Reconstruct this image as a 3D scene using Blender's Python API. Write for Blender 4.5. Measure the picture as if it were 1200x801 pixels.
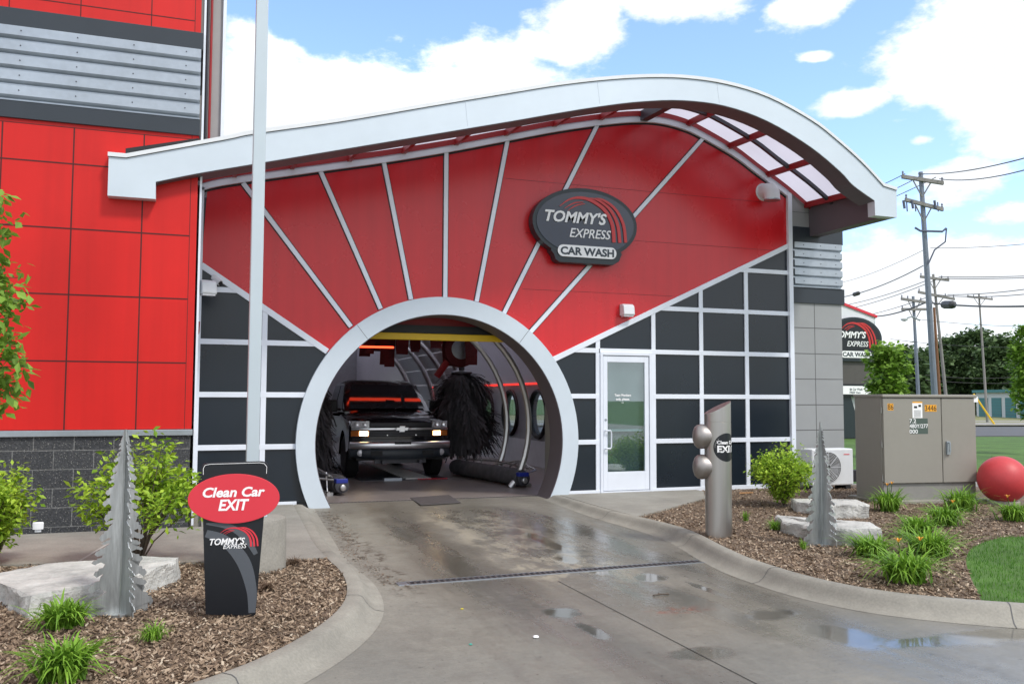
import bpy, bmesh, math, random
from math import sin, cos, pi, radians as R, atan2, hypot, sqrt
from mathutils import Vector, Matrix, noise
S = bpy.context.scene
for o in list(bpy.data.objects): bpy.data.objects.remove(o)
C = S.collection
random.seed(7)

# ------------------------------------------------------------------ camera
F_PX, YAW, PITCH, ROLL, CAM_D, CAM_H = 1040.15, .34584, .063572, .0032532, 13.109, 1.47
_fwd = Vector((sin(YAW)*cos(PITCH), cos(YAW)*cos(PITCH), sin(PITCH)))
_r0 = Vector((cos(YAW), -sin(YAW), 0)); _u0 = _r0.cross(_fwd)
_rt = _r0*cos(ROLL) + _u0*sin(ROLL); _up = -_r0*sin(ROLL) + _u0*cos(ROLL)
cd = bpy.data.cameras.new('camera'); cam = bpy.data.objects.new('camera', cd); C.objects.link(cam)
cd.sensor_width = 36; cd.lens = F_PX/1200*36; cd.clip_end = 3000; cd.clip_start = .05
cam.matrix_world = Matrix(((_rt.x, _up.x, -_fwd.x, 0), (_rt.y, _up.y, -_fwd.y, -CAM_D), (_rt.z, _up.z, -_fwd.z, CAM_H), (0, 0, 0, 1)))
S.camera = cam

# ------------------------------------------------------------------ sky, sun, exposure
SUN_EL, SUN_AZ = 52, 150        # azimuth clockwise from +Y; the sun stands behind and right of the camera
S.view_settings.view_transform = 'Standard'; S.view_settings.look = 'None'
S.view_settings.exposure = 0.55; S.view_settings.gamma = 1
w = bpy.data.worlds.new('World'); S.world = w; w.use_nodes = True
nt = w.node_tree; nt.nodes.clear()
def N(t, kind, **kw):
    n = t.nodes.new(kind)
    for k, v in kw.items():
        if k.startswith('i_'):
            key = k[2:]; key = int(key) if key.isdigit() else key
            n.inputs[key].default_value = v
        else: setattr(n, k, v)
    return n
def mathn(t, op, a, b=None, c=None, clamp=False):
    n = t.nodes.new('ShaderNodeMath'); n.operation = op; n.use_clamp = clamp
    for i, v in enumerate((a, b, c)):
        if v is None: continue
        if isinstance(v, (int, float)): n.inputs[i].default_value = v
        else: t.links.new(v, n.inputs[i])
    return n.outputs[0]
def ramp(t, fac, stops, interp='LINEAR'):
    n = t.nodes.new('ShaderNodeValToRGB'); n.color_ramp.interpolation = interp
    e = n.color_ramp.elements
    while len(e) < len(stops): e.new(.5)
    for i, (p_, c_) in enumerate(stops):
        e[i].position = p_; e[i].color = (c_, c_, c_, 1) if isinstance(c_, (int, float)) else (*c_, 1)
    t.links.new(fac, n.inputs[0]); return n.outputs[0]
out = N(nt, 'ShaderNodeOutputWorld'); bg = N(nt, 'ShaderNodeBackground', i_Strength=.132)
nt.links.new(bg.outputs[0], out.inputs[0])
sky = N(nt, 'ShaderNodeTexSky', sky_type='NISHITA', sun_disc=False, sun_elevation=R(SUN_EL), sun_rotation=R(SUN_AZ), air_density=1.0, dust_density=1.2, ozone_density=1.0)
geo = N(nt, 'ShaderNodeTexCoord'); sep = N(nt, 'ShaderNodeSeparateXYZ'); nt.links.new(geo.outputs['Generated'], sep.inputs[0])
az = mathn(nt, 'ARCTAN2', sep.outputs[0], sep.outputs[1]); el = mathn(nt, 'ARCSINE', sep.outputs[2])
# wisp noise lives on the direction, flattened towards the horizon as cloud layers look
mp = N(nt, 'ShaderNodeMapping'); mp.inputs['Scale'].default_value = (1, 1, 1.9); nt.links.new(geo.outputs['Generated'], mp.inputs[0])
n1 = N(nt, 'ShaderNodeTexNoise', i_Scale=6.5, i_Detail=9.0, i_Roughness=.58); nt.links.new(mp.outputs[0], n1.inputs['Vector'])
n2 = N(nt, 'ShaderNodeTexNoise', i_Scale=2.3, i_Detail=7.0, i_Roughness=.55); nt.links.new(mp.outputs[0], n2.inputs['Vector'])
n3 = N(nt, 'ShaderNodeTexNoise', i_Scale=3.2, i_Detail=5.0, i_Roughness=.6); nt.links.new(mp.outputs[0], n3.inputs['Vector'])
n4 = N(nt, 'ShaderNodeTexNoise', i_Scale=24.0, i_Detail=8.0, i_Roughness=.65); nt.links.new(mp.outputs[0], n4.inputs['Vector'])
def dirpx(x, y):
    d = (_fwd + _rt*((x-600)/F_PX) - _up*((y-400.5)/F_PX)).normalized()
    return atan2(d.x, d.y), math.asin(d.z)
# the clouds of this sky: heading, height, half width, half height, weight
BL = [(420,158,270,72,1.25),(300,112,60,75,1.0),(560,98,90,42,.9),(672,56,62,22,.75),(692,28,48,38,1.05),(790,4,78,26,1.0),
      (945,6,38,22,1.0),(958,66,15,6,.7),(1190,50,85,80,1.4),(1195,135,55,50,.85),(1000,122,36,14,.85),(1078,165,18,8,.8),(1052,142,26,6,.5),
      (1125,212,70,24,.85),(1212,248,52,16,.85),(1000,240,24,10,.5),(1110,335,270,42,1.15),(1100,420,600,60,.9),(0,150,300,220,.6)]
dens = None
for (x, y, sx, sy, wt) in BL:
    a0, e0 = dirpx(x, y); sa = sx/F_PX/cos(e0)*1.0; se = sy/F_PX
    da = mathn(nt, 'MULTIPLY', mathn(nt, 'SUBTRACT', az, a0), 1/sa); de = mathn(nt, 'MULTIPLY', mathn(nt, 'SUBTRACT', el, e0), 1/se)
    q = mathn(nt, 'ADD', mathn(nt, 'MULTIPLY', da, da), mathn(nt, 'MULTIPLY', de, de))
    g = mathn(nt, 'MULTIPLY', mathn(nt, 'EXPONENT', mathn(nt, 'MULTIPLY', q, -.75)), wt)
    dens = g if dens is None else mathn(nt, 'MAXIMUM', dens, g)
# the rest of the sky (behind and above the camera) is broken cloud too
da = mathn(nt, 'ABSOLUTE', mathn(nt, 'SUBTRACT', az, YAW))
away = ramp(nt, mathn(nt, 'DIVIDE', da, pi), [(.2, 0.), (.3, 1.)])
high = ramp(nt, mathn(nt, 'DIVIDE', el, pi/2), [(.33, 0.), (.45, 1.)])
rest = mathn(nt, 'MULTIPLY', mathn(nt, 'MAXIMUM', away, high), mathn(nt, 'ADD', mathn(nt, 'MULTIPLY', mathn(nt, 'SUBTRACT', n2.outputs[0], .5), 2.8), .82))
dens = mathn(nt, 'MAXIMUM', dens, rest)
edge = mathn(nt, 'ADD', dens, mathn(nt, 'ADD', mathn(nt, 'MULTIPLY', mathn(nt, 'SUBTRACT', n1.outputs[0], .5), 1.9), mathn(nt, 'MULTIPLY', mathn(nt, 'SUBTRACT', n4.outputs[0], .5), .55)))
mask = ramp(nt, edge, [(.37, 0.), (.68, 1.)], 'EASE')
shade = ramp(nt, mathn(nt, 'ADD', mathn(nt, 'MULTIPLY', dens, .25), mathn(nt, 'MULTIPLY', n3.outputs[0], .9)), [(.46, 1.0), (.74, .70)])
ccol = N(nt, 'ShaderNodeMix', data_type='RGBA', blend_type='MULTIPLY'); ccol.inputs[0].default_value = 1
ccol.inputs[6].default_value = (7.4, 7.7, 8.1, 1); nt.links.new(shade, ccol.inputs[7])
tint = N(nt, 'ShaderNodeMix', data_type='RGBA', blend_type='MULTIPLY'); tint.inputs[0].default_value = 1
tint.inputs[7].default_value = (1.45, 1.56, 1.85, 1); nt.links.new(sky.outputs[0], tint.inputs[6])
mx = N(nt, 'ShaderNodeMix', data_type='RGBA'); nt.links.new(mask, mx.inputs[0]); nt.links.new(tint.outputs[2], mx.inputs[6]); nt.links.new(ccol.outputs[2], mx.inputs[7])
nt.links.new(mx.outputs[2], bg.inputs[0])
sl = bpy.data.lights.new('sun', 'SUN'); sl.energy = 1.9; sl.angle = R(10); sl.color = (1, .96, .9)
so = bpy.data.objects.new('sun', sl); C.objects.link(so)
sd = Vector((sin(R(SUN_AZ))*cos(R(SUN_EL)), cos(R(SUN_AZ))*cos(R(SUN_EL)), sin(R(SUN_EL))))
so.rotation_euler = sd.to_track_quat('Z', 'Y').to_euler()

# ------------------------------------------------------------------ measuring helpers: sight lines to real-world points
def sight(x, y): return _fwd + _rt*((x-600)/F_PX) - _up*((y-400.5)/F_PX)
def G(x, y, z=-.05):
    d = sight(x, y); t = (z-CAM_H)/d.z; return (d.x*t, d.y*t-CAM_D)
def PL(x, y, Y):
    d = sight(x, y); t = (Y+CAM_D)/d.y; return (d.x*t, d.z*t+CAM_H)

# ------------------------------------------------------------------ materials
def mat(name, col, rough=.5, metal=0, var=0, vscale=5, bump=0, bscale=60, spec=.5, emit=None, estr=0, coat=0, stretch=None, var2=0, alpha=None, trans=0, sheen=0, rvar=0):
    m = bpy.data.materials.new(name); m.use_nodes = True; t = m.node_tree
    b = t.nodes['Principled BSDF']
    b.inputs['Base Color'].default_value = (*col, 1); b.inputs['Roughness'].default_value = rough; b.inputs['Metallic'].default_value = metal
    b.inputs['Specular IOR Level'].default_value = spec; b.inputs['Coat Weight'].default_value = coat; b.inputs['Coat Roughness'].default_value = .08
    if trans: b.inputs['Transmission Weight'].default_value = trans
    if emit: b.inputs['Emission Color'].default_value = (*emit, 1); b.inputs['Emission Strength'].default_value = estr
    tc = N(t, 'ShaderNodeTexCoord'); vec = tc.outputs['Object']
    if stretch:
        mpn = N(t, 'ShaderNodeMapping'); mpn.inputs['Scale'].default_value = stretch; t.links.new(vec, mpn.inputs[0]); vec = mpn.outputs[0]
    if var:
        n = N(t, 'ShaderNodeTexNoise', i_Scale=vscale, i_Detail=6.0, i_Roughness=.6); t.links.new(vec, n.inputs['Vector'])
        f = ramp(t, n.outputs[0], [(.3, 1-var), (.7, 1+var*.6)])
        if var2:
            n_ = N(t, 'ShaderNodeTexNoise', i_Scale=vscale*9, i_Detail=4.0); t.links.new(vec, n_.inputs['Vector'])
            f = mathn(t, 'MULTIPLY', f, ramp(t, n_.outputs[0], [(.3, 1-var2), (.7, 1+var2*.5)]))
        mxn = N(t, 'ShaderNodeMix', data_type='RGBA', blend_type='MULTIPLY'); mxn.inputs[0].default_value = 1
        mxn.inputs[6].default_value = (*col, 1); t.links.new(f, mxn.inputs[7]); t.links.new(mxn.outputs[2], b.inputs['Base Color'])
        if rvar:
            t.links.new(mathn(t, 'ADD', mathn(t, 'MULTIPLY', n.outputs[0], rvar), rough-rvar/2), b.inputs['Roughness'])
    if bump:
        nb = N(t, 'ShaderNodeTexNoise', i_Scale=bscale, i_Detail=5.0); t.links.new(vec, nb.inputs['Vector'])
        bp = N(t, 'ShaderNodeBump', i_Strength=bump, i_Distance=.01); t.links.new(nb.outputs[0], bp.inputs['Height']); t.links.new(bp.outputs[0], b.inputs['Normal'])
    return m
def red_panel_mat(name, col, rough, tone=0., cell=(0, 0, 0)):
    m = mat(name, col, rough, var=.05, vscale=.7, var2=.02, rvar=.06); t = m.node_tree; b = t.nodes['Principled BSDF']; b.inputs['Specular IOR Level'].default_value = .62
    # large composite panels are never dead flat: a slow waviness
    tc = N(t, 'ShaderNodeTexCoord'); nb = N(t, 'ShaderNodeTexNoise', i_Scale=1.1, i_Detail=1.0); t.links.new(tc.outputs['Object'], nb.inputs['Vector'])
    bp = N(t, 'ShaderNodeBump', i_Strength=.25, i_Distance=.02); t.links.new(nb.outputs[0], bp.inputs['Height']); t.links.new(bp.outputs[0], b.inputs['Normal'])
    # faint vertical run-off streaks, and a slightly different batch tone for every sheet
    mpn = N(t, 'ShaderNodeMapping'); mpn.inputs['Scale'].default_value = (7, 7, .35); t.links.new(tc.outputs['Object'], mpn.inputs[0])
    ns = N(t, 'ShaderNodeTexNoise', i_Scale=1.0, i_Detail=6.0); t.links.new(mpn.outputs[0], ns.inputs['Vector'])
    sn = N(t, 'ShaderNodeVectorMath', operation='SNAP'); sn.inputs[1].default_value = (.742, 50, .748); ad = N(t, 'ShaderNodeVectorMath', operation='ADD'); ad.inputs[1].default_value = cell
    t.links.new(tc.outputs['Object'], ad.inputs[0]); t.links.new(ad.outputs[0], sn.inputs[0]); wn = N(t, 'ShaderNodeTexWhiteNoise'); t.links.new(sn.outputs[0], wn.inputs[0])
    f = mathn(t, 'MULTIPLY', ramp(t, ns.outputs[0], [(.3, .93), (.6, 1.03)]), ramp(t, wn.outputs[0], [(0., 1-tone), (1., 1+tone)]))
    src = b.inputs['Base Color'].links[0].from_socket; mm = N(t, 'ShaderNodeMix', data_type='RGBA', blend_type='MULTIPLY'); mm.inputs[0].default_value = 1
    t.links.new(src, mm.inputs[6]); t.links.new(f, mm.inputs[7]); t.links.new(mm.outputs[2], b.inputs['Base Color'])
    return m
M = {}
M['red'] = red_panel_mat('red_panel', (.60, .008, .014), .27)
M['redblock'] = red_panel_mat('bright_red_panel', (.60, .008, .005), .50, .05, (.591, 10, -.371+.748)); M['redblock'].node_tree.nodes['Principled BSDF'].inputs['Specular IOR Level'].default_value = .4
M['seam'] = mat('dark_red_seam', (.07, .006, .006), .7, var=.2)
M['black_panel'] = red_panel_mat('charcoal_panel', (.005, .011, .019), .28)
M['alu'] = mat('pale_aluminium', (.76, .80, .87), .38, .08, var=.06, vscale=2)
M['fascia'] = mat('silver_fascia', (.60, .67, .73), .42, .18, var=.05, vscale=.6, var2=.02)
M['white'] = mat('white_paint', (.72, .74, .76), .45, var=.05)
M['seal'] = mat('black_rubber', (.012, .012, .014), .6, var=.2)
M['charcoal'] = mat('charcoal_trim', (.026, .034, .044), .4, var=.08, vscale=2)
M['galv'] = mat('galvanised_sheet', (.42, .46, .50), .34, .75, var=.12, vscale=1.5, var2=.06)
M['redsteel'] = mat('red_steel', (.30, .010, .012), .45, var=.12)
M['soffit'] = mat('brown_grey_soffit', (.115, .095, .105), .5, var=.08, vscale=1.5)
M['darksteel'] = mat('dark_steel', (.07, .07, .08), .4, .4, var=.2)
M['tile'] = mat('grey_panel', (.30, .31, .31), .55, var=.05, vscale=2)
M['tileseam'] = mat('dark_grey_joint', (.09, .09, .09), .7)
M['greige'] = mat('greige_metal', (.34, .32, .31), .5, var=.05)
M['stain'] = mat('brushed_stainless', (.50, .48, .46), .36, 1, var=.10, vscale=12, stretch=(1, 1, .04), bump=.12, bscale=160)
M['stainhood'] = mat('satin_stainless', (.36, .335, .32), .50, .9, var=.10, vscale=12, bump=.1, bscale=120)
M['stainraw'] = mat('weathered_stainless', (.50, .52, .52), .40, .75, var=.42, vscale=9, bump=.10, bscale=40, stretch=(1, 1, .14), var2=.15)
M['cabinet'] = mat('beige_grey_enamel', (.28, .265, .23), .5, var=.04, vscale=1.5, var2=.02)
M['cabdark'] = mat('grey_plinth', (.24, .235, .215), .6, var=.08)
M['blackpaint'] = mat('black_paint', (.010, .010, .013), .12, coat=1, var=.1)
M['blackplastic'] = mat('black_plastic', (.012, .012, .013), .5, var=.15)
M['chrome'] = mat('chrome', (.88, .88, .90), .28, 1, var=.05)
M['glassdark'] = mat('tinted_glass', (.02, .03, .035), .04, 0, spec=.9)
M['tyre'] = mat('tyre_rubber', (.012, .012, .012), .75, var=.2, bump=.3)
M['lens'] = mat('headlamp_lens', (.80, .80, .83), .2, .3, var=.3, vscale=25)
M['amber'] = mat('amber_lens', (.55, .16, .03), .2, var=.2, vscale=30)
M['lit'] = mat('lit_bulb', (1, .8, .45), .3, emit=(1, .72, .35), estr=7)
M['redglow'] = mat('red_light_strip', (1, .05, .02), .4, emit=(1, .06, .02), estr=3.2)
M['redlit'] = mat('lit_red_strip', (1, .05, .03), .4, emit=(1, .03, .02), estr=.9)
M['yellow'] = mat('yellow_paint', (.75, .48, .01), .45, var=.06)
M['cloth'] = mat('black_brush_cloth', (.075, .070, .074), .95, var=.35, vscale=6)
M['redcloth'] = mat('red_foam_cloth', (.10, .006, .008), .85, var=.3, vscale=4)
M['mauve'] = mat('grey_mauve_wall', (.46, .43, .48), .4, var=.06, vscale=1)
M['whitewall'] = mat('white_plastic_wall', (.70, .71, .74), .35, var=.06)
M['wallgrey'] = mat('dim_grey_wall', (.26, .26, .28), .4, var=.08)
M['hoop'] = mat('satin_steel', (.50, .49, .48), .3, .8, var=.1)
M['blue'] = mat('blue_plastic', (.015, .03, .28), .35, var=.05)
M['signred'] = mat('sign_red', (.66, .035, .055), .4, var=.03)
M['signwhite'] = mat('sign_white', (.90, .90, .90), .4)
M['signblack'] = mat('sign_black', (.008, .010, .014), .30, var=.1)
M['signgrey'] = mat('sign_grey_swoosh', (.085, .095, .11), .32)
M['signface'] = mat('glossy_dark_face', (.010, .022, .050), .06, coat=.5)
M['signrim'] = mat('sign_rim', (.018, .028, .034), .35)
M['swoosh'] = mat('red_swoosh', (.55, .03, .03), .3)
M['plate'] = mat('dark_grey_letter', (.035, .05, .065), .4)
M['redball'] = mat('faded_red_paint', (.52, .042, .048), .5, var=.09, vscale=3, var2=.06, bump=.06, bscale=60)
M['stone'] = None
M['wood'] = mat('weathered_pole_wood', (.25, .24, .225), .85, var=.25, vscale=6, stretch=(1, 1, .1))
M['polegrey'] = mat('grey_pole_metal', (.19, .22, .27), .5, .2, var=.1)
M['rust'] = mat('rusty_brown', (.22, .10, .05), .8, var=.2)
M['wire'] = mat('wire_black', (.05, .05, .053), .6)
M['ceram'] = mat('porcelain', (.10, .11, .16), .4)
M['teal'] = mat('teal_paint', (.02, .16, .17), .5, var=.05)
M['palewall'] = mat('pale_wall', (.55, .57, .58), .6, var=.05)
M['brownwall'] = mat('brown_grey_wall', (.085, .078, .072), .6, var=.08)
M['orange'] = mat('orange_petal', (.80, .36, .03), .6)
M['orangestick'] = mat('orange_label', (.80, .36, .02), .5)
M['greenstick'] = mat('green_grey_label', (.07, .10, .085), .5)
M['polelight'] = mat('pale_blue_grey_paint', (.50, .57, .61), .42, .2, var=.04, vscale=1.5)
M['grate'] = mat('cast_iron', (.11, .10, .10), .55, .3, var=.3, vscale=20)
M['bark'] = mat('bark', (.10, .075, .055), .9, var=.3, vscale=12, bump=.4)
M['deadplant'] = mat('dry_stems', (.12, .075, .045), .9, var=.2)

def cmu_mat():
    m = bpy.data.materials.new('split_face_block'); m.use_nodes = True; t = m.node_tree; b = t.nodes['Principled BSDF']
    tc = N(t, 'ShaderNodeTexCoord'); mpn = N(t, 'ShaderNodeMapping'); mpn.inputs['Rotation'].default_value = (R(90), 0, 0)
    t.links.new(tc.outputs['Object'], mpn.inputs[0])
    br = N(t, 'ShaderNodeTexBrick'); t.links.new(mpn.outputs[0], br.inputs['Vector'])
    br.inputs['Scale'].default_value = 1; br.inputs['Mortar Size'].default_value = .006; br.inputs['Brick Width'].default_value = .4175; br.inputs['Row Height'].default_value = .2155
    br.inputs['Color1'].default_value = (.050, .052, .056, 1); br.inputs['Color2'].default_value = (.040, .042, .046, 1); br.inputs['Mortar'].default_value = (.17, .17, .165, 1); br.inputs['Mortar Smooth'].default_value = .2
    v = N(t, 'ShaderNodeTexVoronoi', i_Scale=95.0, i_Randomness=1.0); t.links.new(tc.outputs['Object'], v.inputs['Vector'])
    wn = N(t, 'ShaderNodeSeparateColor'); t.links.new(v.outputs['Color'], wn.inputs[0])
    chips = mathn(t, 'MULTIPLY', mathn(t, 'GREATER_THAN', wn.outputs[0], .70), ramp(t, mathn(t, 'MULTIPLY', v.outputs['Distance'], mathn(t, 'ADD', wn.outputs[1], .7)), [(.16, 1.), (.42, 0.)]))
    n = N(t, 'ShaderNodeTexNoise', i_Scale=45.0, i_Detail=5.0); t.links.new(tc.outputs['Object'], n.inputs['Vector'])
    mm = N(t, 'ShaderNodeMix', data_type='RGBA', blend_type='MULTIPLY'); mm.inputs[0].default_value = 1
    t.links.new(br.outputs[0], mm.inputs[6]); t.links.new(ramp(t, n.outputs[0], [(.3, .55), (.7, 1.35)]), mm.inputs[7])
    m2 = N(t, 'ShaderNodeMix', data_type='RGBA'); t.links.new(chips, m2.inputs[0]); t.links.new(mm.outputs[2], m2.inputs[6]); m2.inputs[7].default_value = (.34, .33, .30, 1)
    t.links.new(m2.outputs[2], b.inputs['Base Color']); b.inputs['Roughness'].default_value = .8
    bp = N(t, 'ShaderNodeBump', i_Strength=.7, i_Distance=.012)
    t.links.new(mathn(t, 'SUBTRACT', n.outputs[0], mathn(t, 'MULTIPLY', br.outputs['Fac'], 1.2)), bp.inputs['Height']); t.links.new(bp.outputs[0], b.inputs['Normal'])
    return m
M['cmu'] = cmu_mat()

def stone_mat():
    m = bpy.data.materials.new('limestone'); m.use_nodes = True; t = m.node_tree; b = t.nodes['Principled BSDF']
    tc = N(t, 'ShaderNodeTexCoord'); n = N(t, 'ShaderNodeTexNoise', i_Scale=4.0, i_Detail=9.0, i_Roughness=.65); t.links.new(tc.outputs['Object'], n.inputs['Vector'])
    n2_ = N(t, 'ShaderNodeTexNoise', i_Scale=30.0, i_Detail=6.0); t.links.new(tc.outputs['Object'], n2_.inputs['Vector'])
    t.links.new(ramp(t, n.outputs[0], [(.3, (.28, .28, .265)), (.5, (.48, .475, .445)), (.68, (.62, .61, .57))]), b.inputs['Base Color'])
    b.inputs['Roughness'].default_value = .85
    bp = N(t, 'ShaderNodeBump', i_Strength=.9, i_Distance=.03); t.links.new(mathn(t, 'ADD', n.outputs[0], mathn(t, 'MULTIPLY', n2_.outputs[0], .6)), bp.inputs['Height']); t.links.new(bp.outputs[0], b.inputs['Normal'])
    return m
M['stone'] = stone_mat()

def leaf_mat(name, c1, c2, scale=3, trans=.25):
    m = bpy.data.materials.new(name); m.use_nodes = True; t = m.node_tree; b = t.nodes['Principled BSDF']; o = t.nodes['Material Output']
    tc = N(t, 'ShaderNodeTexCoord'); n = N(t, 'ShaderNodeTexNoise', i_Scale=scale, i_Detail=3.0); t.links.new(tc.outputs['Object'], n.inputs['Vector'])
    at = N(t, 'ShaderNodeAttribute', attribute_name='leafrand')
    f = mathn(t, 'ADD', mathn(t, 'MULTIPLY', n.outputs[0], .6), mathn(t, 'MULTIPLY', at.outputs['Fac'], .45))
    col = ramp(t, f, [(.25, c1), (.75, c2)])
    t.links.new(col, b.inputs['Base Color']); b.inputs['Roughness'].default_value = .55; b.inputs['Specular IOR Level'].default_value = .35
    tr = N(t, 'ShaderNodeBsdfTranslucent'); t.links.new(col, tr.inputs[0])
    ms = N(t, 'ShaderNodeMixShader'); ms.inputs[0].default_value = trans; t.links.new(b.outputs[0], ms.inputs[1]); t.links.new(tr.outputs[0], ms.inputs[2]); t.links.new(ms.outputs[0], o.inputs[0])
    return m
M['leaf_lime'] = leaf_mat('lime_leaves', (.15, .30, .020), (.50, .68, .07), 4, .35)
M['leaf_mid'] = leaf_mat('mid_green_leaves', (.06, .15, .02), (.17, .32, .04), 3, .3)
M['leaf_maple'] = leaf_mat('young_maple_leaves', (.09, .19, .02), (.27, .44, .06), 1, .3)
M['leaf_dark'] = leaf_mat('dark_leaves', (.05, .095, .038), (.13, .20, .075), .25, .2)
M['blade'] = leaf_mat('daylily_blades', (.07, .18, .015), (.27, .48, .05), 6, .3)
M['turf'] = leaf_mat('turf_blades', (.045, .15, .012), (.12, .29, .03), 2, .25)

def poly_mat():
    m = bpy.data.materials.new('polycarbonate_sheet'); m.use_nodes = True; t = m.node_tree; b = t.nodes['Principled BSDF']; o = t.nodes['Material Output']
    b.inputs['Base Color'].default_value = (.66, .63, .70, 1); b.inputs['Roughness'].default_value = .35
    tr = N(t, 'ShaderNodeBsdfTranslucent'); tr.inputs[0].default_value = (.50, .475, .53, 1)
    tcn = N(t, 'ShaderNodeTexCoord'); nn = N(t, 'ShaderNodeTexNoise', i_Scale=1.5, i_Detail=4.0); t.links.new(tcn.outputs['Object'], nn.inputs['Vector'])
    ms = N(t, 'ShaderNodeMixShader'); t.links.new(ramp(t, nn.outputs[0], [(.3, .72), (.7, .82)]), ms.inputs[0]); t.links.new(b.outputs[0], ms.inputs[1]); t.links.new(tr.outputs[0], ms.inputs[2]); t.links.new(ms.outputs[0], o.inputs[0])
    return m
M['poly'] = poly_mat()
M['sky_sheet'] = poly_mat(); _b = M['sky_sheet'].node_tree; [setattr(n_.inputs[0], 'default_value', (.93, .93, .97, 1)) for n_ in _b.nodes if n_.type == 'BSDF_TRANSLUCENT']
def glass_mat(name='door_glass', tint=(.55, .68, .66), clear=.62):
    m = bpy.data.materials.new(name); m.use_nodes = True; t = m.node_tree; t.nodes.remove(t.nodes['Principled BSDF']); o = t.nodes['Material Output']
    gl = N(t, 'ShaderNodeBsdfGlossy'); gl.inputs['Roughness'].default_value = .015; gl.inputs[0].default_value = (.9, .95, .95, 1)
    tp = N(t, 'ShaderNodeBsdfTransparent'); tp.inputs[0].default_value = (*tint, 1)
    tcn = N(t, 'ShaderNodeTexCoord'); nn = N(t, 'ShaderNodeTexNoise', i_Scale=2.0, i_Detail=2.0); t.links.new(tcn.outputs['Object'], nn.inputs['Vector'])
    ms = N(t, 'ShaderNodeMixShader'); t.links.new(ramp(t, nn.outputs[0], [(.3, clear+.02), (.7, clear-.02)]), ms.inputs[0]); t.links.new(gl.outputs[0], ms.inputs[1]); t.links.new(tp.outputs[0], ms.inputs[2]); t.links.new(ms.outputs[0], o.inputs[0])
    return m
M['glass'] = glass_mat(clear=.80, tint=(.70, .80, .79))
M['porthole'] = glass_mat('porthole_glass', (.75, .8, .85), .8)

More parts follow.
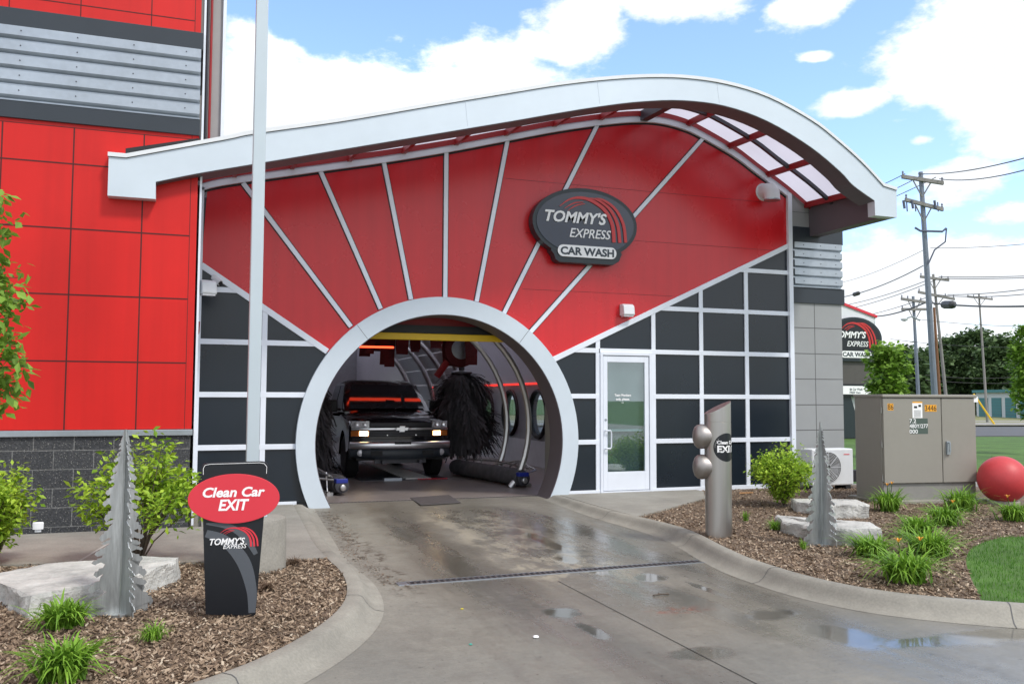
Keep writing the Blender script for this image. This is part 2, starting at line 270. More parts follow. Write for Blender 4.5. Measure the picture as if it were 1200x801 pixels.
def concrete_mat(name, base, wet=False):
    m = bpy.data.materials.new(name); m.use_nodes = True; t = m.node_tree; b = t.nodes['Principled BSDF']
    tc = N(t, 'ShaderNodeTexCoord'); v = tc.outputs['Object']
    def noi(scale, detail=6., st=(1, 1, 1), rough=.6, off=(0, 0, 0), dist=0.):
        mpn = N(t, 'ShaderNodeMapping'); mpn.inputs['Scale'].default_value = st; mpn.inputs['Location'].default_value = off; t.links.new(v, mpn.inputs[0])
        n = N(t, 'ShaderNodeTexNoise', i_Scale=scale, i_Detail=detail, i_Roughness=rough, i_Distortion=dist); t.links.new(mpn.outputs[0], n.inputs['Vector']); return n.outputs[0]
    col = ramp(t, noi(.9), [(.3, tuple(c*.80 for c in base)), (.7, tuple(c*1.14 for c in base))])
    def mulc(c, f, k=1.):
        n = N(t, 'ShaderNodeMix', data_type='RGBA', blend_type='MULTIPLY'); n.inputs[0].default_value = k
        t.links.new(c, n.inputs[6]); t.links.new(f, n.inputs[7]); return n.outputs[2]
    def mixc(c, f, col2):
        n = N(t, 'ShaderNodeMix', data_type='RGBA'); t.links.new(f, n.inputs[0]); t.links.new(c, n.inputs[6]); n.inputs[7].default_value = (*col2, 1); return n.outputs[2]
    col = mulc(col, ramp(t, noi(55, 5.), [(.3, .84), (.7, 1.1)])); col = mulc(col, ramp(t, noi(6, 8.), [(.3, .88), (.7, 1.08)]))
    rough = ramp(t, noi(12, 5.), [(.3, .62), (.7, .8)])
    hgt = noi(90, 4.)
    if wet:
        sp = N(t, 'ShaderNodeSeparateXYZ'); t.links.new(v, sp.inputs[0]); X, Y = sp.outputs[0], sp.outputs[1]
        nw = noi(1.1, 3., off=(3, 1, 0)); Xw = mathn(t, 'ADD', X, mathn(t, 'MULTIPLY', mathn(t, 'SUBTRACT', nw, .5), .5))
        def band(x0, hw, y0=-30, y1=.6, fade=1.2):     # a run of the wheel tracks / wash water along the drive
            d = mathn(t, 'ABSOLUTE', mathn(t, 'SUBTRACT', Xw, x0)); f = ramp(t, mathn(t, 'DIVIDE', d, hw*2), [(.3, 1.), (.7, 0.)], 'EASE')
            g = mathn(t, 'MULTIPLY', mathn(t, 'DIVIDE', mathn(t, 'SUBTRACT', Y, y0), fade, clamp=True), mathn(t, 'DIVIDE', mathn(t, 'SUBTRACT', y1, Y), fade, clamp=True))
            return mathn(t, 'MULTIPLY', f, g)
        # general damp film over the middle of the drive, broken by noise
        damp = mathn(t, 'MULTIPLY', band(3.55, 1.55, -9.2, 3., 2.5), ramp(t, noi(1.0, 7., (1, .45, 1)), [(.32, .25), (.55, 1.)]))
        far = mathn(t, 'MULTIPLY', ramp(t, mathn(t, 'MULTIPLY', mathn(t, 'ADD', Y, 9.5), -.3), [(0., 0.), (1., 1.)]), .25)
        tr1 = mathn(t, 'MULTIPLY', band(2.55, .28, -6.5), ramp(t, noi(2., 6., (1, .25, 1)), [(.35, .2), (.6, 1.)]))
        tr2 = mathn(t, 'MULTIPLY', band(4.45, .30, -7), ramp(t, noi(2., 6., (1, .25, 1), off=(5, 0, 0)), [(.35, .2), (.6, 1.)]))
        wetf = mathn(t, 'MAXIMUM', mathn(t, 'MULTIPLY', damp, .8), mathn(t, 'MAXIMUM', tr1, tr2))
        # olive-brown silt film
        col = mixc(col, mathn(t, 'MULTIPLY', wetf, .66), (.088, .074, .050))
        # pale lime scale flakes between the tracks
        fl = mathn(t, 'MULTIPLY', mathn(t, 'MULTIPLY', band(3.5, .55, -6.2, -.6, .8), ramp(t, noi(3.8, 9., (1, .6, 1), .72), [(.48, 0.), (.55, 1.)])), .85)
        col = mixc(col, fl, (.33, .295, .225))
        # pale dried patch beside the left track
        dry = mathn(t, 'MULTIPLY', mathn(t, 'MULTIPLY', band(2.05, .26, -4.6, -.6, .7), ramp(t, noi(1.3, 6.), [(.4, .4), (.5, 1.)])), .6)
        col = mixc(col, dry, (.27, .255, .21))
        # leaf litter line on the left edge
        lit_ = mathn(t, 'MULTIPLY', mathn(t, 'MULTIPLY', band(1.78, .16, -6, -.3, .6), ramp(t, noi(9, 8., rough=.7), [(.5, 0.), (.6, 1.)])), .8)
        col = mixc(col, lit_, (.055, .038, .022))
        # a small rust stain
        rd = mathn(t, 'MULTIPLY', ramp(t, mathn(t, 'ABSOLUTE', mathn(t, 'ADD', Y, 6.93)), [(.03, 1.), (.13, 0.)]), mathn(t, 'MULTIPLY', ramp(t, mathn(t, 'ABSOLUTE', mathn(t, 'SUBTRACT', X, 3.62)), [(.1, 1.), (.32, 0.)]), ramp(t, noi(11, 7.), [(.45, 0.), (.6, .8)])))
        col = mixc(col, rd, (.26, .07, .035))
        # dark blue-grey dampness of the front lane
        fr = ramp(t, mathn(t, 'MULTIPLY', mathn(t, 'ADD', Y, 5.5), -.45), [(0., 0.), (1., 1.)])
        col = mixc(col, mathn(t, 'MULTIPLY', mathn(t, 'MULTIPLY', fr, ramp(t, noi(.55, 6., (1, .6, 1), off=(2, 2, 0)), [(.38, 0.), (.62, 1.)])), .5), (.12, .125, .12))
        # standing water
        pud = None
        for (px, py, sx, sy) in [(650, 640, .13, .85), (628, 630, .15, .55), (663, 655, .18, .35), (660, 718, .24, .30), (698, 740, .12, .42), (700, 668, .2, .3), (765, 676, .24, .25), (990, 745, .30, .55), (1160, 745, .75, .22), (1080, 752, .6, .16), (905, 720, .35, .22), (820, 765, .35, .18), (828, 690, .08, .5)]:
            gx, gy = G(px, py, -.17)
            d1 = mathn(t, 'MULTIPLY', mathn(t, 'SUBTRACT', X, gx), 1/sx); d2 = mathn(t, 'MULTIPLY', mathn(t, 'SUBTRACT', Y, gy), 1/sy)
            g = mathn(t, 'EXPONENT', mathn(t, 'MULTIPLY', mathn(t, 'ADD', mathn(t, 'MULTIPLY', d1, d1), mathn(t, 'MULTIPLY', d2, d2)), -1.))
            pud = g if pud is None else mathn(t, 'MAXIMUM', pud, g)
        pud = ramp(t, mathn(t, 'ADD', pud, mathn(t, 'MULTIPLY', mathn(t, 'SUBTRACT', noi(2.6, 8.), .5), 1.1)), [(.46, 0.), (.82, 1.)], 'EASE')
        col = mulc(col, ramp(t, pud, [(0., 1.), (1., .72)]))
        rough = mathn(t, 'SUBTRACT', rough, mathn(t, 'MULTIPLY', wetf, .38))
        rough = mathn(t, 'SUBTRACT', rough, mathn(t, 'MULTIPLY', fr, mathn(t, 'MULTIPLY', ramp(t, noi(.8, 7., (1, .5, 1)), [(.4, 0.), (.6, 1.)]), .22)))
        rough = mathn(t, 'ADD', mathn(t, 'MULTIPLY', rough, mathn(t, 'SUBTRACT', 1., pud)), mathn(t, 'MULTIPLY', pud, .09), clamp=True)
        rough = mathn(t, 'MAXIMUM', rough, .05)
        hgt = mathn(t, 'MULTIPLY', hgt, mathn(t, 'SUBTRACT', 1., pud))
        # long tyre-carried wet streaks and a faint broom texture
        stk = ramp(t, noi(1.6, 8., (1, .10, 1), .65, off=(9, 0, 0)), [(.44, 0.), (.60, 1.)])
        zone = band(3.75, 2.1, -13, 0., 2.)
        stf = mathn(t, 'MULTIPLY', stk, zone)
        col = mulc(col, ramp(t, stf, [(0., 1.), (1., .80)])); rough = mathn(t, 'MAXIMUM', mathn(t, 'SUBTRACT', rough, mathn(t, 'MULTIPLY', stf, .30)), .07)
        col = mulc(col, ramp(t, noi(3., 4., (1, 22, 1)), [(.35, .95), (.65, 1.04)]))
        tyre = mathn(t, 'MULTIPLY', mathn(t, 'MAXIMUM', band(2.75, .16, -13, -.5, 1.), band(4.5, .16, -13, -.5, 1.)), ramp(t, noi(2.5, 6., (1, .2, 1)), [(.35, .1), (.65, .8)]))
        col = mulc(col, ramp(t, tyre, [(0., 1.), (1., .66)]))
        # soft dark spots of oil and gum
        col = mulc(col, ramp(t, noi(22, 2.), [(.68, 1.), (.74, .55)]))
    t.links.new(col, b.inputs['Base Color'])
    t.links.new(rough, b.inputs['Roughness'])
    bp = N(t, 'ShaderNodeBump', i_Strength=.28, i_Distance=.004); t.links.new(hgt, bp.inputs['Height']); t.links.new(bp.outputs[0], b.inputs['Normal'])
    return m
M['drive'] = concrete_mat('wet_concrete', (.245, .228, .192), True)
M['kerb'] = concrete_mat('pale_concrete', (.285, .268, .228))
M['walk'] = concrete_mat('sidewalk_concrete', (.285, .27, .235))
M['floor'] = mat('wet_hall_floor', (.23, .195, .18), .34, var=.25, vscale=1.5, bump=.2, bscale=50, var2=.15, rvar=.2)
M['mulch'] = mat('mulch', (.16, .112, .075), .95, var=.45, vscale=20, bump=1., bscale=70, var2=.3)
M['grassland'] = mat('short_grass', (.075, .155, .025), .95, var=.35, vscale=.8, bump=.6, bscale=60, var2=.25)
M['drygrass'] = mat('dry_verge', (.22, .22, .09), .95, var=.3, vscale=.4, var2=.2)
M['asphalt'] = mat('asphalt', (.09, .09, .092), .8, var=.15, vscale=1)

# ------------------------------------------------------------------ mesh helpers
class MB:
    def __init__(s): s.v = []; s.f = []; s.m = []; s.mi = 0
    def add(s, v, f, M4=None):
        n = len(s.v)
        s.v += [tuple(M4 @ Vector(p)) for p in v] if M4 is not None else [tuple(p) for p in v]
        s.f += [tuple(i+n for i in q) for q in f]; s.m += [s.mi]*len(f); return s
    def box(s, x0, x1, y0, y1, z0, z1, M4=None):
        v = [(x0,y0,z0),(x1,y0,z0),(x1,y1,z0),(x0,y1,z0),(x0,y0,z1),(x1,y0,z1),(x1,y1,z1),(x0,y1,z1)]
        return s.add(v, [(3,2,1,0),(4,5,6,7),(0,1,5,4),(1,2,6,5),(2,3,7,6),(3,0,4,7)], M4)
    def prism(s, pts, a, b, axis='Y', M4=None):
        """outline pts (u,v) extruded from a to b along the axis: Y -> (u,.,v); Z -> (u,v,.); X -> (.,u,v)"""
        def mk(u, v, w):
            return (u, w, v) if axis == 'Y' else (u, v, w) if axis == 'Z' else (w, u, v)
        n = len(pts); v = [mk(*q, a) for q in pts] + [mk(*q, b) for q in pts]
        f = [tuple(range(n)), tuple(range(2*n-1, n-1, -1))] + [(i, n+i, n+(i+1) % n, (i+1) % n) for i in range(n)]
        return s.add(v, f, M4)
    def strip(s, p, q, w, y0, y1, M4=None):
        """flat bar from p to q in the X,Z plane, width w, y0..y1 thick"""
        dx, dz = q[0]-p[0], q[1]-p[1]; L = hypot(dx, dz) or 1; nx, nz = -dz/L*w/2, dx/L*w/2
        return s.prism([(p[0]+nx, p[1]+nz), (p[0]-nx, p[1]-nz), (q[0]-nx, q[1]-nz), (q[0]+nx, q[1]+nz)], y0, y1, 'Y', M4)
    def tube(s, pts, r, n=8, cap=True, M4=None):
        P = [Vector(p) for p in pts]; rr = r if isinstance(r, (list, tuple)) else [r]*len(P)
        v = []; ref = None
        for i, p in enumerate(P):
            t = (P[min(i+1, len(P)-1)]-P[max(i-1, 0)]).normalized()
            if ref is None: ref = t.orthogonal().normalized()
            ref = (ref - t*ref.dot(t)).normalized(); bn = t.cross(ref)
            v += [p + (ref*cos(2*pi*k/n) + bn*sin(2*pi*k/n))*rr[i] for k in range(n)]
        f = [(i*n+k, i*n+(k+1) % n, (i+1)*n+(k+1) % n, (i+1)*n+k) for i in range(len(P)-1) for k in range(n)]
        if cap: f += [tuple(range(n-1, -1, -1)), tuple(range((len(P)-1)*n, len(P)*n))]
        return s.add(v, f, M4)
    def lathe(s, prof, n=24, M4=None, cap=True):
        v = [(r*cos(2*pi*k/n), r*sin(2*pi*k/n), z) for r, z in prof for k in range(n)]
        f = [(i*n+k, i*n+(k+1) % n, (i+1)*n+(k+1) % n, (i+1)*n+k) for i in range(len(prof)-1) for k in range(n)]
        if cap: f += [tuple(range(n-1, -1, -1)), tuple(range((len(prof)-1)*n, len(prof)*n))]
        return s.add(v, f, M4)
    def build(s, name, m=None, parent=None, smooth=False, bevel=0, loc=None, auto=None):
        me = bpy.data.meshes.new(name); me.from_pydata(s.v, [], s.f)
        mm = m if isinstance(m, (list, tuple)) else [m]
        for x in mm: me.materials.append(M[x] if isinstance(x, str) else x)
        if len(mm) > 1: me.polygons.foreach_set('material_index', s.m)
        o = bpy.data.objects.new(name, me); C.objects.link(o)
        bm = bmesh.new(); bm.from_mesh(me); bmesh.ops.recalc_face_normals(bm, faces=bm.faces); bm.to_mesh(me); bm.free()
        if smooth:
            me.polygons.foreach_set('use_smooth', [True]*len(me.polygons))
            me.set_sharp_from_angle(angle=R(auto or 35))
        if bevel:
            b = o.modifiers.new('bevel', 'BEVEL'); b.width = bevel; b.segments = 2; b.limit_method = 'ANGLE'; b.angle_limit = R(40)
        if parent: o.parent = parent
        if loc: o.location = loc
        return o
def tag(o, label=None, cat=None, group=None, kind=None):
    for k, v in (('label', label), ('category', cat), ('group', group), ('kind', kind)):
        if v: o[k] = v
    return o
def thing(name, label, cat, loc=(0, 0, 0), rz=0, group=None):
    o = bpy.data.objects.new(name, None); o.empty_display_size = .1; C.objects.link(o); o.location = loc; o.rotation_euler.z = rz
    return tag(o, label, cat, group)
def copy_tree(o, parent=None):
    c = o.copy(); C.objects.link(c); c.parent = parent
    for ch in list(o.children): copy_tree(ch, c)
    return c
def raw_mesh(name, verts, faces, m, parent=None, rnd=None, smooth=False):
    me = bpy.data.meshes.new(name); me.from_pydata(verts, [], faces); me.materials.append(M[m] if isinstance(m, str) else m)
    if rnd is not None:
        a = me.attributes.new('leafrand', 'FLOAT', 'FACE'); a.data.foreach_set('value', rnd)
    if smooth: me.polygons.foreach_set('use_smooth', [True]*len(me.polygons))
    o = bpy.data.objects.new(name, me); C.objects.link(o)
    if parent: o.parent = parent
    return o
_txt = {}
def text_geo(s, weight=0., shear=0., space=1.):
    """verts/faces of a line of lettering: cap height 1, left edge at 0, baseline at 0"""
    key = (s, weight, shear, space)
    if key not in _txt:
        cu = bpy.data.curves.new('lettering', 'FONT'); cu.body = s; cu.offset = weight; cu.shear = shear; cu.space_character = space; cu.resolution_u = 3; cu.size = 1
        o = bpy.data.objects.new('lettering', cu); C.objects.link(o)
        dg = bpy.context.evaluated_depsgraph_get(); me = bpy.data.meshes.new_from_object(o.evaluated_get(dg))
        vs = [tuple(v.co) for v in me.vertices]; fs = [tuple(p.vertices) for p in me.polygons]
        bpy.data.objects.remove(o); bpy.data.curves.remove(cu); bpy.data.meshes.remove(me)
        x0 = min(v[0] for v in vs); k = 1/.69
        vs = [((v[0]-x0)*k, v[1]*k) for v in vs]; _txt[key] = (vs, fs, max(v[0] for v in vs))
    return _txt[key]
def put_text(mb, s, x, z, h, width=None, weight=.02, shear=0., space=1., center=False, fn=None, y=0., thick=0.):
    vs, fs, wd = text_geo(s, weight, shear, space); kx = (width/wd) if width else h
    x0 = x - (wd*kx)/2 if center else x
    P = [(x0+v[0]*kx, z+v[1]*h) for v in vs]
    pts = [fn(*p) for p in P] if fn else [(p[0], y, p[1]) for p in P]
    if thick and not fn:
        n = len(pts); back = [(p[0], p[1]+thick, p[2]) for p in pts]
        ed = {}
        for f in fs:
            for i in range(len(f)):
                e = (f[i], f[(i+1) % len(f)])
                if (e[1], e[0]) in ed: ed.pop((e[1], e[0]))
                else: ed[e] = 1
        mb.add(pts+back, list(fs) + [(a, b, b+n, a+n) for a, b in ed])
    else: mb.add(pts, fs)
def ellipse(cx_, cz_, a, b, n=64, t0=0, t1=2*pi):
    return [(cx_+a*cos(t0+(t1-t0)*k/n), cz_+b*sin(t0+(t1-t0)*k/n)) for k in range(n + (0 if abs(t1-t0-2*pi) < 1e-6 else 1))]
def rrect(x0, x1, z0, z1, r, n=6):
    P = []
    for (cx_, cz_, a0) in ((x1-r, z1-r, 0), (x0+r, z1-r, pi/2), (x0+r, z0+r, pi), (x1-r, z0+r, 3*pi/2)):
        P += [(cx_+r*cos(a0+pi/2*k/n), cz_+r*sin(a0+pi/2*k/n)) for k in range(n+1)]
    return P
def smooth_path(pts, n=6):
    P = [Vector(p) for p in pts]; out_ = []
    for i in range(len(P)-1):
        p0, p1, p2, p3 = P[max(i-1, 0)], P[i], P[i+1], P[min(i+2, len(P)-1)]
        for k in range(n):
            t = k/n; out_.append(.5*((2*p1)+(p2-p0)*t+(2*p0-5*p1+4*p2-p3)*t*t+(3*p1-p0-3*p2+p3)*t**3))
    out_.append(P[-1]); return out_
def taper(mb, pts, ws, y0, y1, kx=1., kz=1., ox=0., oz=0.):
    """a swoosh: outline grown along pts with widths ws, extruded in Y"""
    P = smooth_path([(p[0], p[1], w_) for p, w_ in zip(pts, ws)], 6); A, B = [], []
    for i, p in enumerate(P):
        t = Vector((P[min(i+1, len(P)-1)].x-P[max(i-1, 0)].x, P[min(i+1, len(P)-1)].y-P[max(i-1, 0)].y)).normalized(); n = Vector((-t.y, t.x))*p.z/2
        A.append((ox+kx*(p.x+n.x), oz+kz*(p.y+n.y))); B.append((ox+kx*(p.x-n.x), oz+kz*(p.y-n.y)))
    for i in range(len(A)-1): mb.prism([A[i], A[i+1], B[i+1], B[i]], y0, y1)
SW = [([(.53,-.30),(.50,0),(.36,.25),(.12,.40),(-.1,.445),(-.32,.40),(-.51,.265)], [.065,.065,.065,.06,.05,.03,.008]),
      ([(.645,-.30),(.60,.02),(.46,.27),(.24,.42),(.06,.455)], [.06,.06,.055,.04,.01]),
      ([(.76,-.29),(.715,.03),(.56,.29),(.34,.43),(.16,.46)], [.055,.055,.05,.04,.01]),
      ([(-.06,.37),(-.24,.34),(-.42,.235)], [.01,.022,.006]), ([(-.03,.345),(-.2,.30),(-.35,.205)], [.008,.02,.006])]

# ================================================================== ground
def struct(o): return tag(o, kind='structure')
ZB = -.05                                              # level of beds and walks
def drive_z(X, Y):
    return -.10 - .07*min(1, max(0, (.3-Y)/4.5))
# terrain sheet to the horizon
mb = MB(); xs = [-900, -200, -60, -12, 12, 60, 200, 900]; ys = [-600, -100, -30, -11, 0, 60, 300, 1500]
mb.add([(x, y, -.32) for y in ys for x in xs], [(j*8+i, j*8+i+1, j*8+9+i, j*8+8+i) for j in range(7) for i in range(7)])
struct(mb.build('ground', 'grassland'))
# the drive
mb = MB(); xs = [-14, -6, -2, .5, 1.2, 2, 3, 4, 5, 5.6, 7, 10, 16, 26]; ys = [-60, -26, -18, -13, -10, -8, -6, -4.5, -3, -1.5, -.5, .3, .5]
mb.add([(x, y, drive_z(x, y)) for y in ys for x in xs], [(j*14+i, j*14+i+1, j*14+15+i, j*14+14+i) for j in range(12) for i in range(13)])
struct(mb.build('driveway', 'drive'))
# saw-cut joints
mb = MB()
def cut(a, b, w_=.008, dz=.0025):
    n = 14
    d = Vector((b[0]-a[0], b[1]-a[1])).normalized(); nn = Vector((-d.y, d.x))*w_/2
    for k in range(n):
        p = Vector(a).lerp(Vector(b), k/n); q = Vector(a).lerp(Vector(b), (k+1)/n)
        mb.add([(p.x+nn.x, p.y+nn.y, drive_z(0, p.y)+dz), (p.x-nn.x, p.y-nn.y, drive_z(0, p.y)+dz), (q.x-nn.x, q.y-nn.y, drive_z(0, q.y)+dz), (q.x+nn.x, q.y+nn.y, drive_z(0, q.y)+dz)], [(0, 1, 2, 3)])
cut((3.15, -5.62), (3.02, -16)); cut((-3, -9.3), (14, -9.1)); cut((-2, -12.4), (12, -12.2))
struct(mb.build('expansion_joint', mat('joint_filler', (.03, .028, .025), .9)))
# paths of the bed edges
LP = [(1.40, -.10), (1.36, -.9), (1.30, -2.2), (1.24, -3.6), (1.25, -4.5), (1.27, -5.15), (1.22, -5.8), (1.09, -6.4), (.86, -6.95), (.55, -7.45), (.25, -7.8), (-.15, -8.12), (-.9, -8.6), (-2.2, -9.2), (-5, -10.0), (-12, -11)]
RPpx = [(745, 601), (800, 618), (850, 641), (880, 654), (923, 668), (960, 678), (1000, 686.5), (1040, 693), (1083, 698), (1140, 703), (1200, 707)]
RP = [(5.50, -.1), (5.46, -1.1), (5.44, -2.2)] + [G(x, y, ZB) for x, y in RPpx[1:]]
dx, dy = RP[-1][0]-RP[-3][0], RP[-1][1]-RP[-3][1]; RP += [(RP[-1][0]+.9, RP[-1][1]-.65), (RP[-1][0]+2.6, RP[-1][1]-1.6), (RP[-1][0]+9, RP[-1][1]-3.4)]
Ls = smooth_path([(x, y, 0) for x, y in LP], 5); Rs = smooth_path([(x, y, 0) for x, y in RP], 5)
def kerb(path, side, name):
    prof = [(0, -.09), (.002, -.046), (.025, -.038), (.095, -.040), (.125, -.052), (.150, -.085), (.18, -.12), (.22, -.148), (.29, -.159)]
    mb = MB(); n = len(prof)
    for i, p in enumerate(path):
        t = (path[min(i+1, len(path)-1)]-path[max(i-1, 0)]).normalized(); nn = Vector((t.y, -t.x, 0))*side
        low = drive_z(0, p.y)+.002; k = min(1, max(.05, (-.5-p.y)/2.5))
        for (u, z) in prof:
            q = p - nn*u*(-1)
            zz = z
            if u > .03: zz = -.04 + (low+.04)*min(1, max(0, ((-z)-.04)/.119)) if u < .285 else low
            mb.v.append((q.x, q.y, zz if u > 0 else -.12))
    for i in range(len(path)-1):
        for j in range(n-1): mb.f.append((i*n+j, i*n+j+1, (i+1)*n+j+1, (i+1)*n+j)); mb.m.append(0)
    o = struct(mb.build(name, 'kerb', smooth=True)); jm = MB(); dist = 0
    for i in range(1, len(path)-1):
        dist += (path[i]-path[i-1]).length
        if dist > 1.9:
            dist = 0; t = (path[i+1]-path[i-1]).normalized()*.004
            for j in range(1, n-1):
                a, b = Vector(mb.v[i*n+j]), Vector(mb.v[i*n+j+1]); u = Vector((0, 0, .0025)); k0 = len(jm.v)
                jm.v += [tuple(a-t+u), tuple(b-t+u), tuple(b+t+u), tuple(a+t+u)]; jm.f.append((k0, k0+1, k0+2, k0+3)); jm.m.append(0)
    struct(jm.build(name+'_joint', 'tileseam')); return o
kerb(Ls, -1, 'left_kerb'); kerb(Rs, 1, 'right_kerb')
def poly_sheet(name, outline, z, m, depth=.2):
    mb = MB(); mb.prism(outline, z-depth, z, 'Z'); return mb.build(name, m)
lp = [(p.x, p.y) for p in Ls]; rp = [(p.x, p.y) for p in Rs]
# left sidewalk (between the block wall and the bed), then the left mulch bed
EDGE_L = -4.46
walk = [(-14, -1.95), (.15, -1.95), (.15, -.02), (1.40, -.02)] + [q for q in lp if q[1] > EDGE_L] + [(1.245, EDGE_L), (.55, -4.42), (-.3, -4.22), (-1.1, -3.95), (-1.8, -3.9), (-14, -3.9)]
struct(poly_sheet('sidewalk', walk, ZB+.008, 'walk'))
mb = MB()
for (a, b) in (((-.95, -3.93), (-.62, -1.95)), ((-3.9, -3.9), (-3.6, -1.95))):
    mb.add([(a[0], a[1], ZB+.011), (a[0]+.025, a[1], ZB+.011), (b[0]+.025, b[1], ZB+.011), (b[0], b[1], ZB+.011)], [(0, 1, 2, 3)])
struct(mb.build('sidewalk_joint', mat('pale_joint', (.42, .41, .38), .8)))
bedL = [(-14, -3.9), (-1.8, -3.9), (-1.1, -3.95), (-.3, -4.22), (.55, -4.42), (1.245, EDGE_L)] + [q for q in lp if q[1] < EDGE_L]
# right: door slab, bed, lawn
slab = [(5.50, -.02), (8.0, -.02), (7.95, -.35), (7.45, -1.2), (6.75, -1.75), (6.0, -2.35), (5.45, -2.75)] + [q for q in reversed(rp) if q[1] > -2.72]
struct(poly_sheet('door_slab', slab, ZB+.010, 'walk'))
LAWN = [G(x, y, ZB) for x, y in [(1150, 701), (1140, 680), (1132, 655), (1140, 640), (1165, 630), (1200, 627)]] + [(10.6, -6.05), (12, -5.9), (13.5, -5.2)]
lawn_s = [(p.x, p.y) for p in smooth_path([(x, y, 0) for x, y in LAWN], 5)]
ri = min(range(len(rp)), key=lambda i: hypot(rp[i][0]-LAWN[0][0], rp[i][1]-LAWN[0][1]))
bedR = [(5.45, -2.75), (6.0, -2.35), (6.75, -1.75), (7.45, -1.2), (7.95, -.35), (8.0, -.02), (11.3, -.02), (12.9, -.3), (13.5, -2)] + list(reversed(lawn_s)) + list(reversed([q for q in rp[:ri] if q[1] < -2.72]))
lawn = lawn_s + [(24, -5.2), (24, -14)] + [q for q in reversed(rp[ri:])]
def inside(pt, poly):
    x, y = pt; c = False; j = len(poly)-1
    for i in range(len(poly)):
        xi, yi = poly[i]; xj, yj = poly[j]
        if (yi > y) != (yj > y) and x < (xj-xi)*(y-yi)/(yj-yi)+xi: c = not c
        j = i
    return c
struct(poly_sheet('left_mulch_bed', bedL, ZB-.012, 'mulch')); struct(poly_sheet('right_mulch_bed', bedR, ZB-.012, 'mulch')); struct(poly_sheet('lawn', lawn, ZB-.014, 'grassland'))
# mulch shreds, in clumps over both beds
vs, fs, rn = [], [], []
rs = random.Random(3)
def shreds(poly, x0, x1, y0, y1, n):
    k = 0
    while k < n:
        x, y = rs.uniform(x0, x1), rs.uniform(y0, y1)
        d = hypot(x, y+CAM_D)
        if rs.random() > min(1, (6.5/d)**2) or not inside((x, y), poly): k += .2; continue
        k += 1; big = rs.random() < .06; L = rs.uniform(.006, .020)*(1.9 if big else 1); W_ = rs.uniform(.002, .0055)*(1.6 if big else 1); a = rs.uniform(0, pi); ca, sa = cos(a), sin(a)
        z = ZB - .008 + rs.uniform(0, .012); t1, t2 = rs.uniform(-.010, .016), rs.uniform(-.004, .006); b0 = len(vs)
        vs.extend([(x-ca*L-sa*W_, y-sa*L+ca*W_, z+t2), (x-ca*L+sa*W_, y-sa*L-ca*W_, z-t2), (x+ca*L+sa*W_, y+sa*L-ca*W_, z+t1-t2), (x+ca*L-sa*W_, y+sa*L+ca*W_, z+t1+t2)])
        fs.append((b0, b0+1, b0+2, b0+3)); rn.append(rs.random())
shreds(bedL, -2.6, 1.3, -9.3, -3.9, 42000); shreds(bedR, 4.8, 11, -8.6, -.1, 46000)
def shred_mat():
    m = bpy.data.materials.new('bark_shreds'); m.use_nodes = True; t = m.node_tree; b = t.nodes['Principled BSDF']
    a = N(t, 'ShaderNodeAttribute', attribute_name='leafrand'); b.inputs['Roughness'].default_value = .9
    t.links.new(ramp(t, a.outputs['Fac'], [(0., (.085, .055, .036)), (.35, (.18, .122, .078)), (.7, (.28, .20, .135)), (.9, (.38, .29, .205)), (1., (.50, .42, .32))]), b.inputs['Base Color']); return m
M['shred'] = shred_mat()
tag(raw_mesh('mulch_chips', vs, fs, 'shred', rnd=rn), 'reddish brown shredded bark mulch covering the beds', 'mulch', kind='stuff')
# turf blades near the camera side of the lawn
vs, fs, rn = [], [], []
n = 0
while n < 42000:
    x, y = rs.uniform(5.2, 13), rs.uniform(-9.5, -5.3); n += 1
    if not inside((x, y), lawn): continue
    a = rs.uniform(0, 2*pi); h = rs.uniform(.022, .05); w_ = .0028; l = rs.uniform(0, .02); b0 = len(vs); a2 = rs.uniform(0, 2*pi)
    vs.extend([(x-cos(a)*w_, y-sin(a)*w_, ZB-.015), (x+cos(a)*w_, y+sin(a)*w_, ZB-.015), (x+cos(a2)*l, y+sin(a2)*l, ZB-.015+h)]); fs.append((b0, b0+1, b0+2)); rn.append(rs.random())
tag(raw_mesh('lawn_grass', vs, fs, 'turf', rnd=rn), 'short bright green turf right of the mulch bed', 'grass', kind='stuff')

# trench drain across the drive and strip drain at the hall mouth
def drain(name, label, a, b, w_, z, fm='galv'):
    o = thing(name, label, 'drain', (a[0], a[1], z)); d = Vector((b[0]-a[0], b[1]-a[1])); L = d.length; o.rotation_euler.z = atan2(d.y, d.x)
    f = MB(); f.box(-.09, L+.02, -w_/2-.012, -w_/2, -.03, .005); f.box(-.09, L+.02, w_/2, w_/2+.012, -.03, .005); f.box(-.09, -.0, -w_/2, w_/2, -.03, .0065); f.build('frame', fm, o)
    c = MB(); c.box(0, L, -w_/2, w_/2, -.03, .0022); c.build('channel', 'seal', o)
    g = MB(); k = 0
    while k*.055 < L-.03: g.add([(k*.055, -w_/2, .005), (k*.055+.022, -w_/2, .005), (k*.055+.037, w_/2, .005), (k*.055+.015, w_/2, .005)], [(0, 1, 2, 3)]); k += 1
    g.build('grating', 'grate', o); return o
p0, p1 = G(477, 683.5, -.17), G(820, 657.5, -.17)
drain('trench_drain', 'long narrow iron trench drain grate crossing the concrete drive', p0, p1, .12, drive_z(0, -5.5)+.001)
drain('threshold_drain', 'dark strip drain along the threshold of the wash tunnel', (2.05, .42), (5.45, .40), .05, -.099, 'grate')
mb = MB(); mb.prism([G(480, 583.5, -.1), G(526, 580, -.1), G(540, 589, -.1), G(493, 592, -.1)], -.098, -.088, 'Z')
tag(mb.build('drain_cover', 'grate', bevel=.003), 'flat dark metal plate on the floor at the tunnel mouth', 'cover plate')
